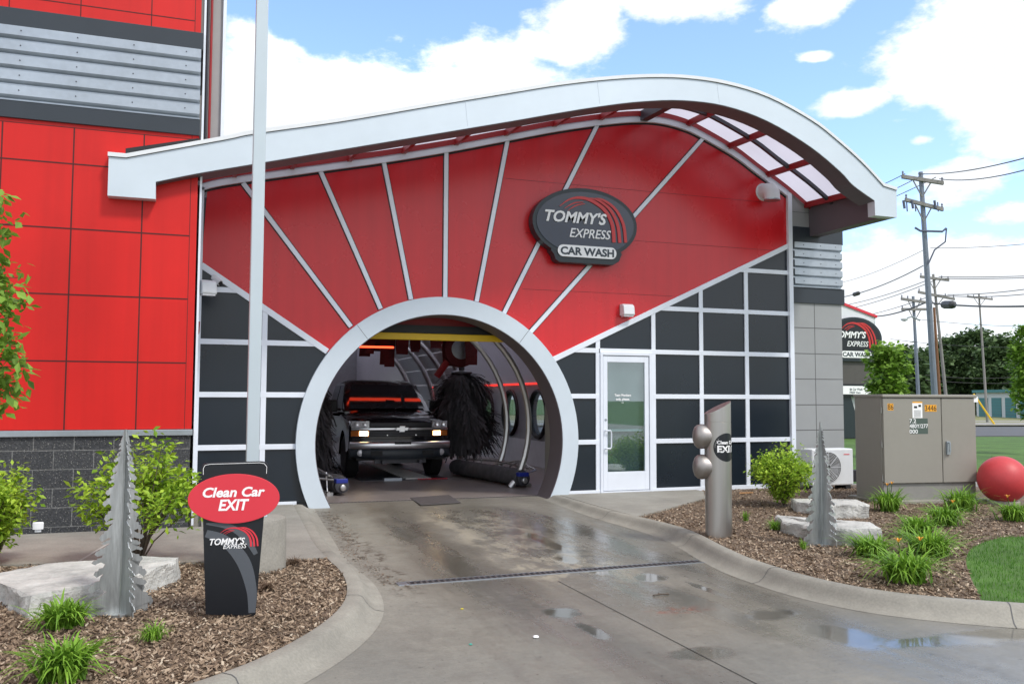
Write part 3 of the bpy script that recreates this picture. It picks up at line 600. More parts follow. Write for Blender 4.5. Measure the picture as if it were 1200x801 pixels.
mb = MB(); gx, gy = G(628, 747, -.17); mb.lathe([(.012, 0), (.022, .006), (.018, .014), (.004, .018)], 7, Matrix.Translation((gx, gy, -.169)))
tag(mb.build('litter_scrap', 'signwhite'), 'small white scrap of litter on the wet drive', 'litter')
for (x, y, c_, nm) in ((551.5, 755, (.05, .35, .28), 'tiny teal scrap of litter on the drive'), (541.5, 713.5, (.6, .5, .03), 'tiny yellow scrap of litter on the drive')):
    mb = MB(); gx, gy = G(x, y, -.17); mb.lathe([(.010, 0), (.014, .004), (.006, .008)], 6, Matrix.Translation((gx, gy, -.169)))
    tag(mb.build('litter_scrap', mat('litter_'+nm[5:9].strip(), c_, .5)), nm, 'litter')
gx, gy = G(776, 697, -.17)
mb = MB()
mb.tube([(gx-.09, gy-.01, -.163), (gx-.02, gy+.01, -.160), (gx+.06, gy-.01, -.162)], .006, 5); mb.tube([(gx-.02, gy+.01, -.160), (gx+.0, gy+.06, -.162)], .004, 5)
tag(mb.build('twig', 'bark'), 'small dark twig lying on the drive', 'twig')

# leaf litter washed along the left side of the drive
vs, fs, rn = [], [], []
for k in range(620):
    u = rs.random(); x = 1.72+.10*sin(u*7)+rs.gauss(0, .07); y = -.4-5.1*u; a = rs.uniform(0, 2*pi); l = rs.uniform(.004, .017)*(1.5 if rs.random() < .1 else 1); z = drive_z(x, y)+.004+rs.random()*.004; b0 = len(vs); c_, s_ = cos(a)*l, sin(a)*l
    vs.extend([(x-c_, y-s_, z), (x+s_*.5, y-c_*.5, z+rs.random()*.006), (x+c_, y+s_, z), (x-s_*.5, y+c_*.5, z)]); fs.append((b0, b0+1, b0+2, b0+3)); rn.append(rs.random()*.6)
tag(raw_mesh('leaf_litter', vs, fs, 'shred', rnd=rn), 'dark leaf litter washed along the left side of the drive', 'leaf litter', kind='stuff')

# ================================================================== the building
B = thing('car_wash_building', 'red and charcoal car wash with a round tunnel mouth under a curved silver canopy', 'building')
CX, CZ, RO, RI = 3.618, .811, 2.20, 1.925
TOP = [(0.0, 4.40), (.33, 4.52), (1.2, 4.73), (2.01, 4.92), (2.65, 5.07), (3.62, 5.32), (4.64, 5.61), (5.45, 5.84), (6.23, 6.03), (6.85, 6.15), (7.35, 6.19), (7.85, 6.13), (8.25, 6.00), (8.85, 5.75), (9.29, 5.50), (9.62, 5.32), (9.97, 5.12), (10.45, 4.80), (10.9, 4.50), (11.2, 4.32)]
TS = [(p.x, p.y) for p in smooth_path([(x, z, 0) for x, z in TOP], 5)]
def topz(x):
    for i in range(len(TS)-1):
        if TS[i][0] <= x <= TS[i+1][0]: return TS[i][1]+(TS[i+1][1]-TS[i][1])*(x-TS[i][0])/(TS[i+1][0]-TS[i][0])
    return TS[-1][1]
DL = ((.085, 3.32), (1.85, 2.145)); DR = ((5.38, 2.075), (9.96, 4.205))
def ondl(x): return DL[0][1]+(DL[1][1]-DL[0][1])*(x-DL[0][0])/(DL[1][0]-DL[0][0])
def ondr(x): return DR[0][1]+(DR[1][1]-DR[0][1])*(x-DR[0][0])/(DR[1][0]-DR[0][0])
RM = 2.08
def arc(a0, a1, r=RM, n=24): return [(CX+r*cos(R(a0+(a1-a0)*k/n)), CZ+r*sin(R(a0+(a1-a0)*k/n))) for k in range(n+1)]
def ang_at(fn, lo, hi):          # angle where the circle RM meets a diagonal
    best = min(((abs(CZ+RM*sin(R(a))-fn(CX+RM*cos(R(a)))), a) for a in [lo+(hi-lo)*k/400 for k in range(401)])); return best[1]
aL, aR = ang_at(ondl, 175, 110), ang_at(ondr, 5, 75)
XR = 9.955
red = [(.085, ondl(.085))] + [q for q in TS if .085 < q[0] < XR] + [(XR, topz(XR)), (XR, ondr(XR))] + arc(aR, aL)
mb = MB(); mb.prism(red, 0, .06); mb.build('red_cladding', 'red', B)
zb = -.04
a0 = math.degrees(math.asin((zb-CZ)/RM))
mb = MB(); mb.prism([(.085, zb), (.085, ondl(.085))] + arc(aL, 180-a0), .001, .06); mb.build('charcoal_cladding', 'black_panel', B)
DX0, DX1, DZ = 6.235, 7.175, 2.235
mb = MB(); mb.prism([(DX0, zb)] + arc(a0, aR) + [(XR, ondr(XR)), (XR, zb), (DX1+.05, zb), (DX1+.05, DZ), (DX0, DZ)], .001, .06); mb.build('charcoal_cladding', 'black_panel', B)
# mullions: the pale grid, diagonals, rays and the frame round the facade
mb = MB(); W1 = .075
ROWS = [.775, 1.512, 2.252, 2.985, 3.715]
def bar(p, q, w_=W1, y=-.030, y1=-.001): mb.strip(p, q, w_, y, y1)
def circ_x(z, side): 
    d = RM*RM-(z-CZ)**2; return CX + side*sqrt(d) if d > 0 else CX
for z in ROWS[:3]: bar((.085, z), (min(circ_x(z, -1), (z-3.376)/(-.6657)+.02), z))
bar((.085, ROWS[3]), (.60, ROWS[3]))
bar((.962, zb), (.962, ondl(.962)), y=-.028)
bar((.085, -.05), (1.45, -.05), .09, y=-.035)
mb.strip(DL[0], DL[1], .085, -.036, -.001); mb.build('mullion_grid', 'alu', B, bevel=.003); mb = MB()
for z in ROWS[:3]: bar((max(circ_x(z, 1), (z-DR[0][1])/.4651+DR[0][0]-.02), z), (DX0, z))
for z in ROWS[:3]: bar((DX1+.03 if z < 2.24 else DX0-.02, z), (XR, z))
for z in ROWS[3:]: bar(((z-DR[0][1])/.4651+DR[0][0], z), (XR, z))
for x in (DX0-.035, DX1+.045, 8.137, 9.047): bar((x, zb), (x, ondr(x)), y=-.028)
bar((5.5, -.04), (DX0, -.04), .09, y=-.035); bar((DX1, -.04), (XR, -.04), .09, y=-.035)
bar(DR[0], DR[1], .085, -.036)
mb.build('mullion_grid', 'alu', B, bevel=.003)
mb = MB()
RAYS = [((.62, 3.06+1.47), (2.19, 2.52)), ((1.69, 4.84), (2.63, 2.80)), ((2.64, 5.07), (3.09, 2.96)), ((3.625, 5.32), (3.625, 3.01)), ((4.64, 5.61), (4.13, 2.97)), ((6.23, 6.03), (4.58, 2.80)), ((8.25, 6.0), (5.02, 2.51))]
for a, b in RAYS: mb.strip(a, b, .065, -.028, -.001)
mb.build('ray_strips', 'alu', B, bevel=.003)
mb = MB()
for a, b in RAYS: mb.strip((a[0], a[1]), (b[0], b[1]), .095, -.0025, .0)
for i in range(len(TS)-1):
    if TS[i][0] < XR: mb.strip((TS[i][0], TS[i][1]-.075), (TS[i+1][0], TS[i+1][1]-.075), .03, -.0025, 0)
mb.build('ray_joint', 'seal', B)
mb = MB()
A = [q for q in TS if q[0] <= XR] ; A.append((XR, topz(XR)))
for i in range(len(A)-1):
    n0 = (0, -1)
    mb.prism([(A[i][0], A[i][1]+.03), (A[i+1][0], A[i+1][1]+.03), (A[i+1][0], A[i+1][1]-.055), (A[i][0], A[i][1]-.055)], -.05, -.001)
mb.strip((.06, -.05), (.06, 4.42), .08, -.05, 0); mb.strip((XR+.015, -.05), (XR+.015, topz(XR)+.03), .085, -.06, .06)
mb.build('facade_frame', 'alu', B)
# hairline horizontal joints of the red sheets
mb = MB()
for z, x0, x1 in ((4.1, 4.95, 9.9), (4.95, 4.6, 9.4), (3.2, 4.9, 7.6)):
    mb.box(x0, x1, -.0015, 0, z, z+.005)
mb.build('panel_joint', 'seam', B)
# round portal ring and its reveal
def ring_band(r0, r1, y0, y1, m, name, aend=None, n=72):
    mb = MB(); a_s = math.degrees(math.asin((-.2-CZ)/r1)) if aend is None else aend
    P = []
    for k in range(n+1):
        a = R(a_s + (180-2*a_s)*k/n)
        for r in (r0, r1):
            for y in (y0, y1): P.append((CX+r*cos(a), y, CZ+r*sin(a)))
    F = []
    for k in range(n):
        i, j = k*4, k*4+4
        F += [(i, j, j+2, i+2), (i+1, i+3, j+3, j+1), (i, i+1, j+1, j), (i+2, j+2, j+3, i+3)]
    F += [(0, 2, 3, 1), (n*4, n*4+1, n*4+3, n*4+2)]
    mb.add(P, F); return mb.build(name, m, B, smooth=True, auto=30)
rg = ring_band(1.932, RO, -.10, .0, 'fascia', 'portal_ring', -34)
mb = MB()
for k in range(37):
    a = R(-20+220*k/36)
    for r in (1.975, 2.16):
        mb.lathe([(.006, 0), (.004, .004)], 6, Matrix.Translation((CX+r*cos(a), -.1, CZ+r*sin(a))) @ Matrix.Rotation(R(90), 4, 'X'))
bm = bmesh.new(); bm.from_mesh(rg.data); tmp = bpy.data.meshes.new('tmp'); tmp.from_pydata(mb.v, [], mb.f); bm.from_mesh(tmp); bm.to_mesh(rg.data); bm.free(); bpy.data.meshes.remove(tmp)
ring_band(1.922, 2.12, -.09, .42, 'soffit', 'portal_reveal', -34)
for a in (52, 128):
    mb = MB(); mb.strip((CX+1.94*cos(R(a)), CZ+1.94*sin(R(a))), (CX+2.19*cos(R(a)), CZ+2.19*sin(R(a))), .006, -.1015, -.1); mb.build('ring_seam', 'darksteel', rg)

# canopy: fascia, soffit lip, polycarbonate roof, purlins, end box
FY = CAM_D; FD = 11.2; Y0 = FD-CAM_D              # fascia front plane
def FP(x, y): d = sight(x, y); t = FD/d.y; return (d.x*t, d.z*t+CAM_H)
ft = [FP(*q) for q in [(148,182),(262,161.5),(300,154),(400,140),(500,123),(600,106.5),(650,98.5),(700,92.5),(750,89),(800,89.5),(850,96.5),(900,112),(950,139),(980,162),(1010,189),(1035,216)]]
fb = [FP(*q) for q in [(182.5,213),(232,203),(300,191.6),(400,175),(500,158.4),(600,141.7),(650,133),(700,125),(750,119),(800,117.5),(850,124),(900,142),(950,172),(985,201),(1000,217),(1025,235)]]
fts = [(p.x, p.y) for p in smooth_path([(x, z, 0) for x, z in ft], 4)]; fbs = [(p.x, p.y) for p in smooth_path([(x, z, 0) for x, z in fb], 4)]
zlb = FP(125, 229)[1]; xl = FP(127.5, 182)[0]; xl2 = FP(182.5, 229)[0]; xr = FP(1051, 240)[0]; zrb = FP(1038, 253.5)[1]; xr2 = FP(1025.5, 245)[0]
out_l = [(xl, fts[0][1]), (xl, zlb), (xl2, zlb)] + fbs + [(xr2, zrb), (xr, zrb), (xr, FP(1051, 221)[1]), (fts[-1][0], fts[-1][1])] + list(reversed(fts))[1:]
TH = .16
mb = MB(); mb.prism(out_l, Y0, Y0+TH); canopy = mb.build('canopy_fascia', ['fascia'], B)
# bright drip edge along the top
mb = MB(); ed = [(xl-.01, fts[0][1])] + fts + [(xr, FP(1051, 221)[1]), ]
for i in range(len(ed)-1): mb.prism([(ed[i][0], ed[i][1]-.03), (ed[i+1][0], ed[i+1][1]-.03), (ed[i+1][0], ed[i+1][1]+.018), (ed[i][0], ed[i][1]+.018)], Y0-.02, Y0+.34)
mb.build('drip_edge', 'white', canopy)
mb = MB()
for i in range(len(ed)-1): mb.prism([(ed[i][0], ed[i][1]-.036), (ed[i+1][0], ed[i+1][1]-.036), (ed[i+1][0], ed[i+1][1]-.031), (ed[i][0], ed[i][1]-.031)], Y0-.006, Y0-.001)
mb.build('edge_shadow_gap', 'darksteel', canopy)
# fascia butt joints
for x_ in (700, 840, 545): 
    mb = MB(); a, b = FP(x_, 97 if x_ == 700 else 97 if x_ == 840 else 117), FP(x_+3, 122 if x_ == 700 else 121 if x_ == 840 else 148); mb.strip(a, b, .004, Y0-.0015, Y0); mb.build('fascia_joint', 'galv', canopy)
# thick dark inner edge beam that follows the fascia bottom
mb = MB(); low = [(xl2+.02, fbs[0][1])] + fbs
for i in range(len(low)-1):
    mb.prism([(low[i][0], low[i][1]+.002), (low[i+1][0], low[i+1][1]+.002), (low[i+1][0], low[i+1][1]+.26), (low[i][0], low[i][1]+.26)], Y0+TH+.002, Y0+.36)
mb.build('edge_beam', 'soffit', B)
mb = MB(); mb.prism([(x, z-.001) for x, z in low] + [(x, z-.012) for x, z in reversed(low)], Y0+.01, Y0+.36); mb.build('soffit_lip', 'soffit', B)
# roof sheets: translucent, laid on the purlins, following the facade curve from the wall to the fascia
def roofz(x): return topz(max(0, x)) + .14 if x > 0 else topz(0)+.14+x*.27
mb = MB(); xs = [-.75+k*(10.72+.75)/72 for k in range(73)]
for a, b in zip(xs[:-1], xs[1:]):
    mb.add([(a, Y0+.30, roofz(a)-.06), (b, Y0+.30, roofz(b)-.06), (b, .25, roofz(b)), (a, .25, roofz(a))], [(0, 1, 2, 3)])
mb.build('roof_sheet', 'poly', B)
def purlin(mb, x, y0, y1, w_=.055, h=.10, dz=0):
    mb.add([(x-w_/2, y0, roofz(x)-.07+dz), (x+w_/2, y0, roofz(x)-.07+dz), (x+w_/2, y0, roofz(x)-.07-h+dz), (x-w_/2, y0, roofz(x)-.07-h+dz),
            (x-w_/2, y1, roofz(x)-.01+dz), (x+w_/2, y1, roofz(x)-.01+dz), (x+w_/2, y1, roofz(x)-.01-h+dz), (x-w_/2, y1, roofz(x)-.01-h+dz)],
           [(0,1,2,3),(7,6,5,4),(0,4,5,1),(1,5,6,2),(2,6,7,3),(3,7,4,0)])
PX = [.50, 1.30, 2.13, 2.95, 3.78, 4.60, 5.43, 6.26, 7.05, 7.92, 8.74, 9.53, 10.33]
for i, x in enumerate(PX):
    mb = MB()
    if i == 8: purlin(mb, x, Y0+.36, .0, .13, .17); mb.build('roof_beam', 'darksteel', B)
    else: purlin(mb, x, Y0+.36, .0); mb.build('purlin', 'redsteel', B)
# red curved angle at the wall and the dark mid rail
mb = MB(); mb2 = MB(); mb3 = MB()
for a, b in zip(xs[:-1], xs[1:]):
    if a > 0: mb.add([(a, -.07, roofz(a)-.012), (b, -.07, roofz(b)-.012), (b, -.07, roofz(b)-.10), (a, -.07, roofz(a)-.10)], [(0, 1, 2, 3)])
    mb2.add([(a, -.60, roofz(a)-.05), (b, -.60, roofz(b)-.05), (b, -.66, roofz(b)-.05), (a, -.66, roofz(a)-.05), (a, -.60, roofz(a)-.115), (b, -.60, roofz(b)-.115), (b, -.66, roofz(b)-.115), (a, -.66, roofz(a)-.115)], [(0,1,2,3),(4,5,6,7),(0,1,5,4),(3,2,6,7)])
    if a > 0: mb3.add([(a, .0, roofz(a)-.11), (b, .0, roofz(b)-.11), (b, .0, roofz(b)+.01), (a, .0, roofz(a)+.01)], [(0, 1, 2, 3)])
mb.build('curved_angle', 'redsteel', B); mb2.build('sheet_rail', 'darksteel', B); mb3.build('roof_edge_closure', 'fascia', B)
# right end box beam between wall and fascia
zt = roofz(10.1)-.10; zbm = zrb
EBX = 10.40
mb = MB(); mb.add([(EBX, -.01, zt-.02), (EBX, -.01, zbm), (EBX, Y0+TH+.003, zbm), (EBX, Y0+TH+.003, zt-.12), (xr, -.01, zt-.30), (xr, -.01, zbm), (xr, Y0+TH+.003, zbm), (xr, Y0+TH+.003, zt-.36)], [(0,1,2,3),(7,6,5,4),(1,5,6,2),(0,3,7,4),(0,4,5,1),(3,2,6,7)])
mb.build('end_box_beam', 'soffit', B)
mb = MB(); mb.prism([(10.0, 4.5), (10.0, roofz(10.0)-.02), (10.2, roofz(10.2)-.02), (EBX+.4, roofz(EBX+.4)-.02), (EBX+.4, 4.5)], -.02, .0); mb.build('grey_infill', 'tile', B)
mb = MB(); mb.box(10.03, EBX, -.024, -.02, 5.06-.24, 5.066-.24); mb.build('infill_joint', 'tileseam', B)

# right pier: charcoal bands, corrugated sheet, grey panels
def seams(mb, xs_, zs_, x0, x1, z0, z1, y, w_=.012):
    for x in xs_: mb.box(x-w_/2, x+w_/2, y-.0015, y, z0, z1)
    for z in zs_: mb.box(x0, x1, y-.0022, y-.0004, z-w_/2, z+w_/2)
mb = MB(); mb.box(10.02, 11.10, 0, 4.5, -.1, 3.19); mb.build('grey_pier', 'tile', B)
mb = MB(); seams(mb, [10.50], [.47, .93, 1.377, 1.835, 2.287, 2.748], 10.02, 11.10, -.05, 3.19, 0)
mb.build('pier_joints', 'tileseam', B)
mb = MB(); mb.box(10.01, 11.15, -.03, 4.52, 3.19, 3.47); mb.build('charcoal_band', 'charcoal', B, bevel=.004)
mb = MB(); mb.box(10.01, 11.13, -.04, 4.52, 4.28, 4.56); mb.box(10.2, 11.0, .1, 4.4, 4.56, 4.75); mb.build('charcoal_band', 'charcoal', B, bevel=.004)
def corrugated(x0, x1, z0, z1, y, n, amp, name, parent, depth=None):
    mb = MB(); P = []; p = (z1-z0)/n
    for k in range(n):
        z = z1-k*p
        P += [(y-amp, z), (y-amp, z-p*.62), (y, z-p*.80), (y, z-p*.93)]
    P.append((y-amp, z0)); full = P + [(y+.03, z0), (y+.03, z1)]
    mb.prism(full, x0, x1, 'X')
    if depth:    # return along the side wall
        Q = [(x1-.03 + (y-u), z) for u, z in P]
        mb.prism([(a, b) for a, b in Q] + [(x1-.04, z0), (x1-.04, z1)], y+.01, y+depth, 'Y')
    return mb.build(name, 'galv', parent)
cs = corrugated(10.06, 11.10, 3.47, 4.28, .0, 5, .05, 'corrugated_sheet', B, 4.4)
mb = MB(); rs2 = random.Random(5)
for k in range(5):
    for x in (10.25, 10.62, 10.95): mb.lathe([(.008, 0), (.008, .006)], 6, Matrix.Translation((x, -.05, 4.28-.81/5*(k+.3))) @ Matrix.Rotation(R(90), 4, 'X'))
mb.build('screws', 'darksteel', cs)

# left tower: block base, red panels, bands, corrugated sheet
BD = 11.2+.15; BY = BD-CAM_D
def BP(x, y): d = sight(x, y); t = BD/d.y; return (d.x*t, d.z*t+CAM_H)
TX = .02
zs = {k: BP(80, v)[1] for k, v in dict(capt=504, capb=511, l1=423, l2=345, l3=267.7, l4=191.7, bandb=147).items()}
mb = MB(); mb.box(-9, TX-.02, BY, -.01, -.11, zs['capb']); ob = mb.build('block_wall', 'cmu', B)
mb = MB(); mb.box(-9.01, TX+.005, BY-.035, -.02, zs['capb'], zs['capt']); mb.build('sill_cap', 'galv', B, bevel=.004)
bz = lambda x, y: BP(x, y)[1]
zb0, zb1 = bz(10, 138), bz(10, 118)      # lower charcoal band
zc1 = bz(0, 29); zd1 = bz(0, 8)
mb = MB(); mb.box(-9, TX-.01, BY-.0, -.01, zs['capt'], zb0+.02); mb.build('red_cladding', 'redblock', B)
cols = [BP(165, 300)[0], BP(82, 300)[0], BP(82, 300)[0]-.74, BP(82, 300)[0]-1.48, BP(82, 300)[0]-2.22]
mb = MB(); seams(mb, cols, [zs[k] for k in ('l1', 'l2', 'l3', 'l4')], -9, TX-.09, zs['capt'], zb0-.04, BY, .016)
mb.box(TX-.093, TX-.086, BY-.0012, BY, zs['capt']+.0, zb0)
mb.box(-9, TX-.01, BY-.0022, BY, zs['capt']+.001, zs['capt']+.008); mb.box(-9, TX-.01, BY-.002, BY, zb0-.05, zb0-.042)
mb.build('panel_joint', 'seam', B)
mb = MB(); mb.box(-9, TX, BY-.03, -.01, zb0, zb1); mb.build('charcoal_band', 'charcoal', B, bevel=.004)
mb = MB(); mb.box(-9, TX+.01, BY-.03, -.01, zc1, zd1); mb.build('charcoal_band', 'charcoal', B, bevel=.004)
cs = corrugated(-9, TX-.01, zb1, zc1, BY+.02, 5, .055, 'corrugated_sheet', B)
mb = MB()
for k in range(5):
    for x in (-.16, -.75, -1.36, -1.95, -2.6): mb.lathe([(.008, 0), (.008, .006)], 6, Matrix.Translation((x, BY-.035, zc1-(zc1-zb1)/5*(k+.3))) @ Matrix.Rotation(R(90), 4, 'X'))
mb.build('screws', 'darksteel', cs)
mb = MB(); mb.box(-9, TX-.02, BY, -.01, zd1, 8.4); mb.build('red_cladding', 'redblock', B)
mb = MB(); z0 = zd1
zz = [bz(100, 7)-.0, bz(100, 7)+.72, bz(100, 7)+1.44]
for k, z in enumerate(zz): mb.box(-9, TX-.09, BY-.002, BY, z-.006, z+.006)
for x in (BP(178, 10)[0], BP(95, 5)[0], BP(11, 2)[0]): mb.box(x-.006, x+.006, BY-.0015, BY, z0, 8.4)
mb.box(TX-.093, TX-.086, BY-.0012, BY, z0, 8.4)
mb.build('panel_joint', 'seam', B)
mb = MB(); mb.box(-9.05, .02, BY-.08, -.0, 8.4, 8.6); mb.build('parapet_cap', 'charcoal', B, bevel=.005)
# rear body of the tower that rises behind the canopy, with its edge trim and conduit
mb = MB(); mb.box(-6, .30, .12, 6, 4.7, 8.7); mb.build('tower_wall', 'greige', B)
mb = MB(); mb.box(.30, .345, .06, 6.05, 5.0, 8.75); mb.build('tower_corner_trim', 'alu', B)
mb = MB(); mb.box(.035, .06, BY+.02, -.0, -.05, 8.2); mb.build('side_flashing', 'alu', B)
mb = MB(); mb.tube([(.10, .05, 4.62), (.09, .05, 8.6)], .018, 8); mb.build('conduit', 'darksteel', B)
mb = MB(); mb.tube([(.145, .04, 4.62), (.14, .04, 8.6)], .018, 8); mb.build('conduit', 'redsteel', B)
mb = MB(); mb.tube([(.075, -.35, 2.5), (.07, -.35, 2.35), (.045, -.36, 2.3), (.045, -.36, 1.1)], .012, 8); mb.build('conduit', 'redsteel', B)
# slot in the tower face where the canopy passes behind the panels
mb = MB(); mb.prism([(FP(146, 178)[0], FP(146, 170)[1]), (FP(233, 159)[0], FP(233, 158)[1]), (FP(233, 159)[0], FP(233, 190)[1]), (FP(146, 178)[0], FP(146, 195)[1])], BY-.004, BY-.001); mb.build('canopy_slot', 'seal', B)

# upper body behind: flat roof so nothing is hollow
mb = MB(); mb.box(7.75, 11.0, .26, 30, 4.35, 4.4); mb.build('rear_roof', 'greige', B)

# door
DR_ = thing('glazed_door', '', ''); DR_.parent = B; 
for k in ('label', 'category'):
    if k in DR_: del DR_[k]
DR_.location = (DX0, 0, -.04)
dw = DX1-DX0; dh = DZ+.04
mb = MB(); mb.box(0, .045, -.05, .05, 0, dh); mb.box(dw-.045, dw, -.05, .05, 0, dh); mb.box(.045, dw-.045, -.05, .05, dh-.055, dh); mb.box(.045, dw-.045, -.05, .05, 0, .02); mb.build('frame', 'alu', DR_, bevel=.003)
s0, s1, zt_ = .055, dw-.055, dh-.065
mb = MB(); mb.box(s0, s0+.075, -.035, .01, .03, zt_); mb.box(s1-.075, s1, -.035, .01, .03, zt_); mb.box(s0+.075, s1-.075, -.035, .01, zt_-.10, zt_); mb.box(s0+.075, s1-.075, -.035, .01, .03, .33); mb.build('leaf', 'alu', DR_, bevel=.003)
mb = MB(); mb.box(s0+.075, s1-.075, -.018, -.010, .33, zt_-.10); mb.build('pane', 'glass', DR_)
mb = MB(); mb.box(s0+.075, s1-.075, .03, .055, .98, 1.015); mb.build('push_bar', 'alu', DR_)
mb = MB(); mb.tube([(s0+.03, -.035, 1.0), (s0+.03, -.085, 1.0), (s0+.10, -.09, 1.0), (s0+.115, -.09, .97), (s0+.115, -.09, .74), (s0+.10, -.09, .71), (s0+.03, -.085, .71), (s0+.03, -.035, .71)], .011, 8); mb.build('handle', 'alu', DR_, smooth=True)
mb = MB(); mb.lathe([(.02, 0), (.02, .006)], 14, Matrix.Translation((s0+.04, -.036, 1.17)) @ Matrix.Rotation(R(90), 4, 'X')); mb.build('lock', 'galv', DR_)
mb = MB(); put_text(mb, 'Team Members', s0+.36, 1.555, .036, .30, weight=.03, center=True, y=-.0195); put_text(mb, 'only, please.', s0+.36, 1.49, .036, .25, weight=.03, center=True, y=-.0195); mb.box(s0+.335, s0+.375, -.0195, -.019, 1.445, 1.452)
mb.build('door_lettering', 'signwhite', DR_)
mb = MB(); mb.box(-.3, dw+.3, 1.6, 1.62, 0, 2.6); mb.box(-.3, -.28, .06, 1.6, 0, 2.6); mb.box(dw+.28, dw+.3, .06, 1.6, 0, 2.6); mb.box(-.3, dw+.3, .06, 1.6, -.02, .0); mb.build('lobby_wall', 'cabinet', B, loc=(DX0, 0, -.04))
mb = MB(); mb.box(.22, .62, 1.57, 1.598, .9, 1.85); mb.build('glass_dark_board', 'seal', B, loc=(DX0, 0, -.04))  # made-up dark board standing in for dark reflections in the door glass

# hall interior
HX0, HX1, HZ, HY1 = -.25, 7.55, 4.30, 30
ZF = -.095
mb = MB(); mb.box(HX0, HX1, .5, HY1+14, -.3, ZF); struct(mb.build('tunnel_floor', 'floor'))
def wall_with_holes(name, m, x0, x1, z0, z1, holes, y0=.43, y1=HY1):
    # right side wall with round openings: built bay by bay
    mb = MB(); bays = sorted(holes); prev = y0
    for (yc, zc, r) in bays:
        a, b = yc-r-.12, yc+r+.12
        if a > prev: mb.box(x0, x1, prev, a, z0, z1)
        n = 32; sq = []
        for k in range(n):
            t = 2*pi*k/n; c_, s_ = cos(t), sin(t)
            mx_ = min((b-a)/2/max(abs(c_), 1e-6), ((z1-zc) if s_ > 0 else (zc-z0))/max(abs(s_), 1e-6)); sq.append((yc+c_*mx_, zc+s_*mx_))
        ci = [(yc+r*cos(2*pi*k/n), zc+r*sin(2*pi*k/n)) for k in range(n)]
        for k in range(n):
            mb.prism([ci[k], ci[(k+1) % n], sq[(k+1) % n], sq[k]], x0, x1, 'X')
        # corners between the rays
        prev = b
    mb.box(x0, x1, prev, y1, z0, z1); return mb.build(name, m, B)
WH = [(2.2+1.9*k, 1.12, .54) for k in range(9)]
wall_with_holes('tunnel_wall', 'wallgrey', HX1, HX1+.15, .50, 1.80, WH)
mb = MB(); mb.box(HX1-.02, HX1+.15, .43, HY1, -.2, .50); mb.build('lower_wall_band', 'whitewall', B)
mb = MB(); mb.box(HX1-.03, HX1+.15, .43, HY1, 1.84, HZ); mb.build('upper_wall_band', 'mauve', B)
mb = MB(); mb.box(HX1-.05, HX1+.1, .43, HY1, 1.80, 1.84); mb.build('red_light_strip', 'redlit', B)
for (yc, zc, r) in WH:
    wo = MB(); Mx = Matrix.Translation((HX1-.01, yc, zc)) @ Matrix.Rotation(R(90), 4, 'Y')
    for k in range(32):
        pass
    wo.tube([(HX1-.02, yc+(r-.01)*cos(2*pi*k/32), zc+(r-.01)*sin(2*pi*k/32)) for k in range(33)], .055, 8, False); wd = wo.build('porthole_window', 'seal', B, smooth=True)
    g = MB(); g.lathe([(r, 0), (r, .01)], 32, Mx); g.build('pane', 'porthole', wd)
mb = MB(); mb.box(HX0-.15, HX0, .43, HY1, -.2, HZ); mb.build('tunnel_wall', 'wallgrey', B)
mb = MB(); mb.box(1.6, 5.4, .27, 30, HZ, HZ+.03); mb.build('sky_block_strip', 'darksteel', B)  # unseen opaque strip added to keep bright sky out of the windshield
mb = MB()
for k in range(22): mb.box(HX0, HX1, .5+k*1.35, .62+k*1.35, HZ-.12, HZ+.03)
mb.build('roof_joists', 'darksteel', B)
mb = MB(); mb.box(HX0, HX1+.15, .27, 30, HZ+.04, HZ+.05); mb.build('skylight_sheet', 'sky_sheet', B)
# front wall lining above and beside the opening (inside face)
mb = MB(); mb.prism([(HX0, -.2), (HX0, HZ), (CX, HZ)] + arc(90, 180+27, 2.1), .07, .42); mb.prism([(HX1, HZ), (HX1, -.2)] + arc(-27, 90, 2.1) + [(CX, HZ)], .07, .42); mb.build('front_lining', 'wallgrey', B)
# header: red door panel rolled up and the yellow safety beam
mb = MB(); mb.box(1.2, 6.1, .62, .66, 2.62, 3.3); mb.build('red_header_panel', 'redsteel', B)
mb = MB(); mb.box(1.2, 6.1, .56, .70, 2.50, 2.62); mb.build('header_track', 'blackplastic', B)
mb = MB(); mb.box(1.3, 6.0, .50, .58, 2.385, 2.49); mb.build('yellow_beam', 'yellow', B, bevel=.01)
# far end wall with its arch of daylight
mb = MB()
a27 = 27
mb.prism([(HX0, -.2), (HX0, HZ), (CX, HZ)] + arc(90, 180+27, 2.1), HY1, HY1+.2); mb.prism([(HX1, HZ), (HX1, -.2)] + arc(-27, 90, 2.1) + [(CX, HZ)], HY1, HY1+.2); mb.build('rear_wall', 'wallgrey', B)

# ------------------------------------------------------------------ tunnel equipment
def hoop(y, label, r=2.06, cx_=3.62, cz_=1.0, tr=.055):
    mb = MB(); P = []
    for k in range(41):
        a = R(-34+248*k/40); P.append((cx_+r*cos(a), y, max(ZF, cz_+r*1.0*sin(a))))
    mb.tube(P, tr, 8); o = mb.build('steel_hoop', 'hoop', smooth=True); return tag(o, label, 'hoop', 'steel hoops spanning the wash tunnel')
HL = ['bare steel hoop nearest the tunnel mouth', 'second bare steel hoop inside the tunnel mouth', 'steel hoop beside the front of the black pickup', 'steel hoop just behind the pickup windshield', 'steel hoop over the pickup bed', 'farthest steel hoop deep in the tunnel']
for y, l, r in zip((1.75, 3.1, 6.6, 8.0, 9.6, 12.0), HL, (2.06, 2.12, 2.4, 2.4, 2.4, 2.4)): hoop(y, l, r)
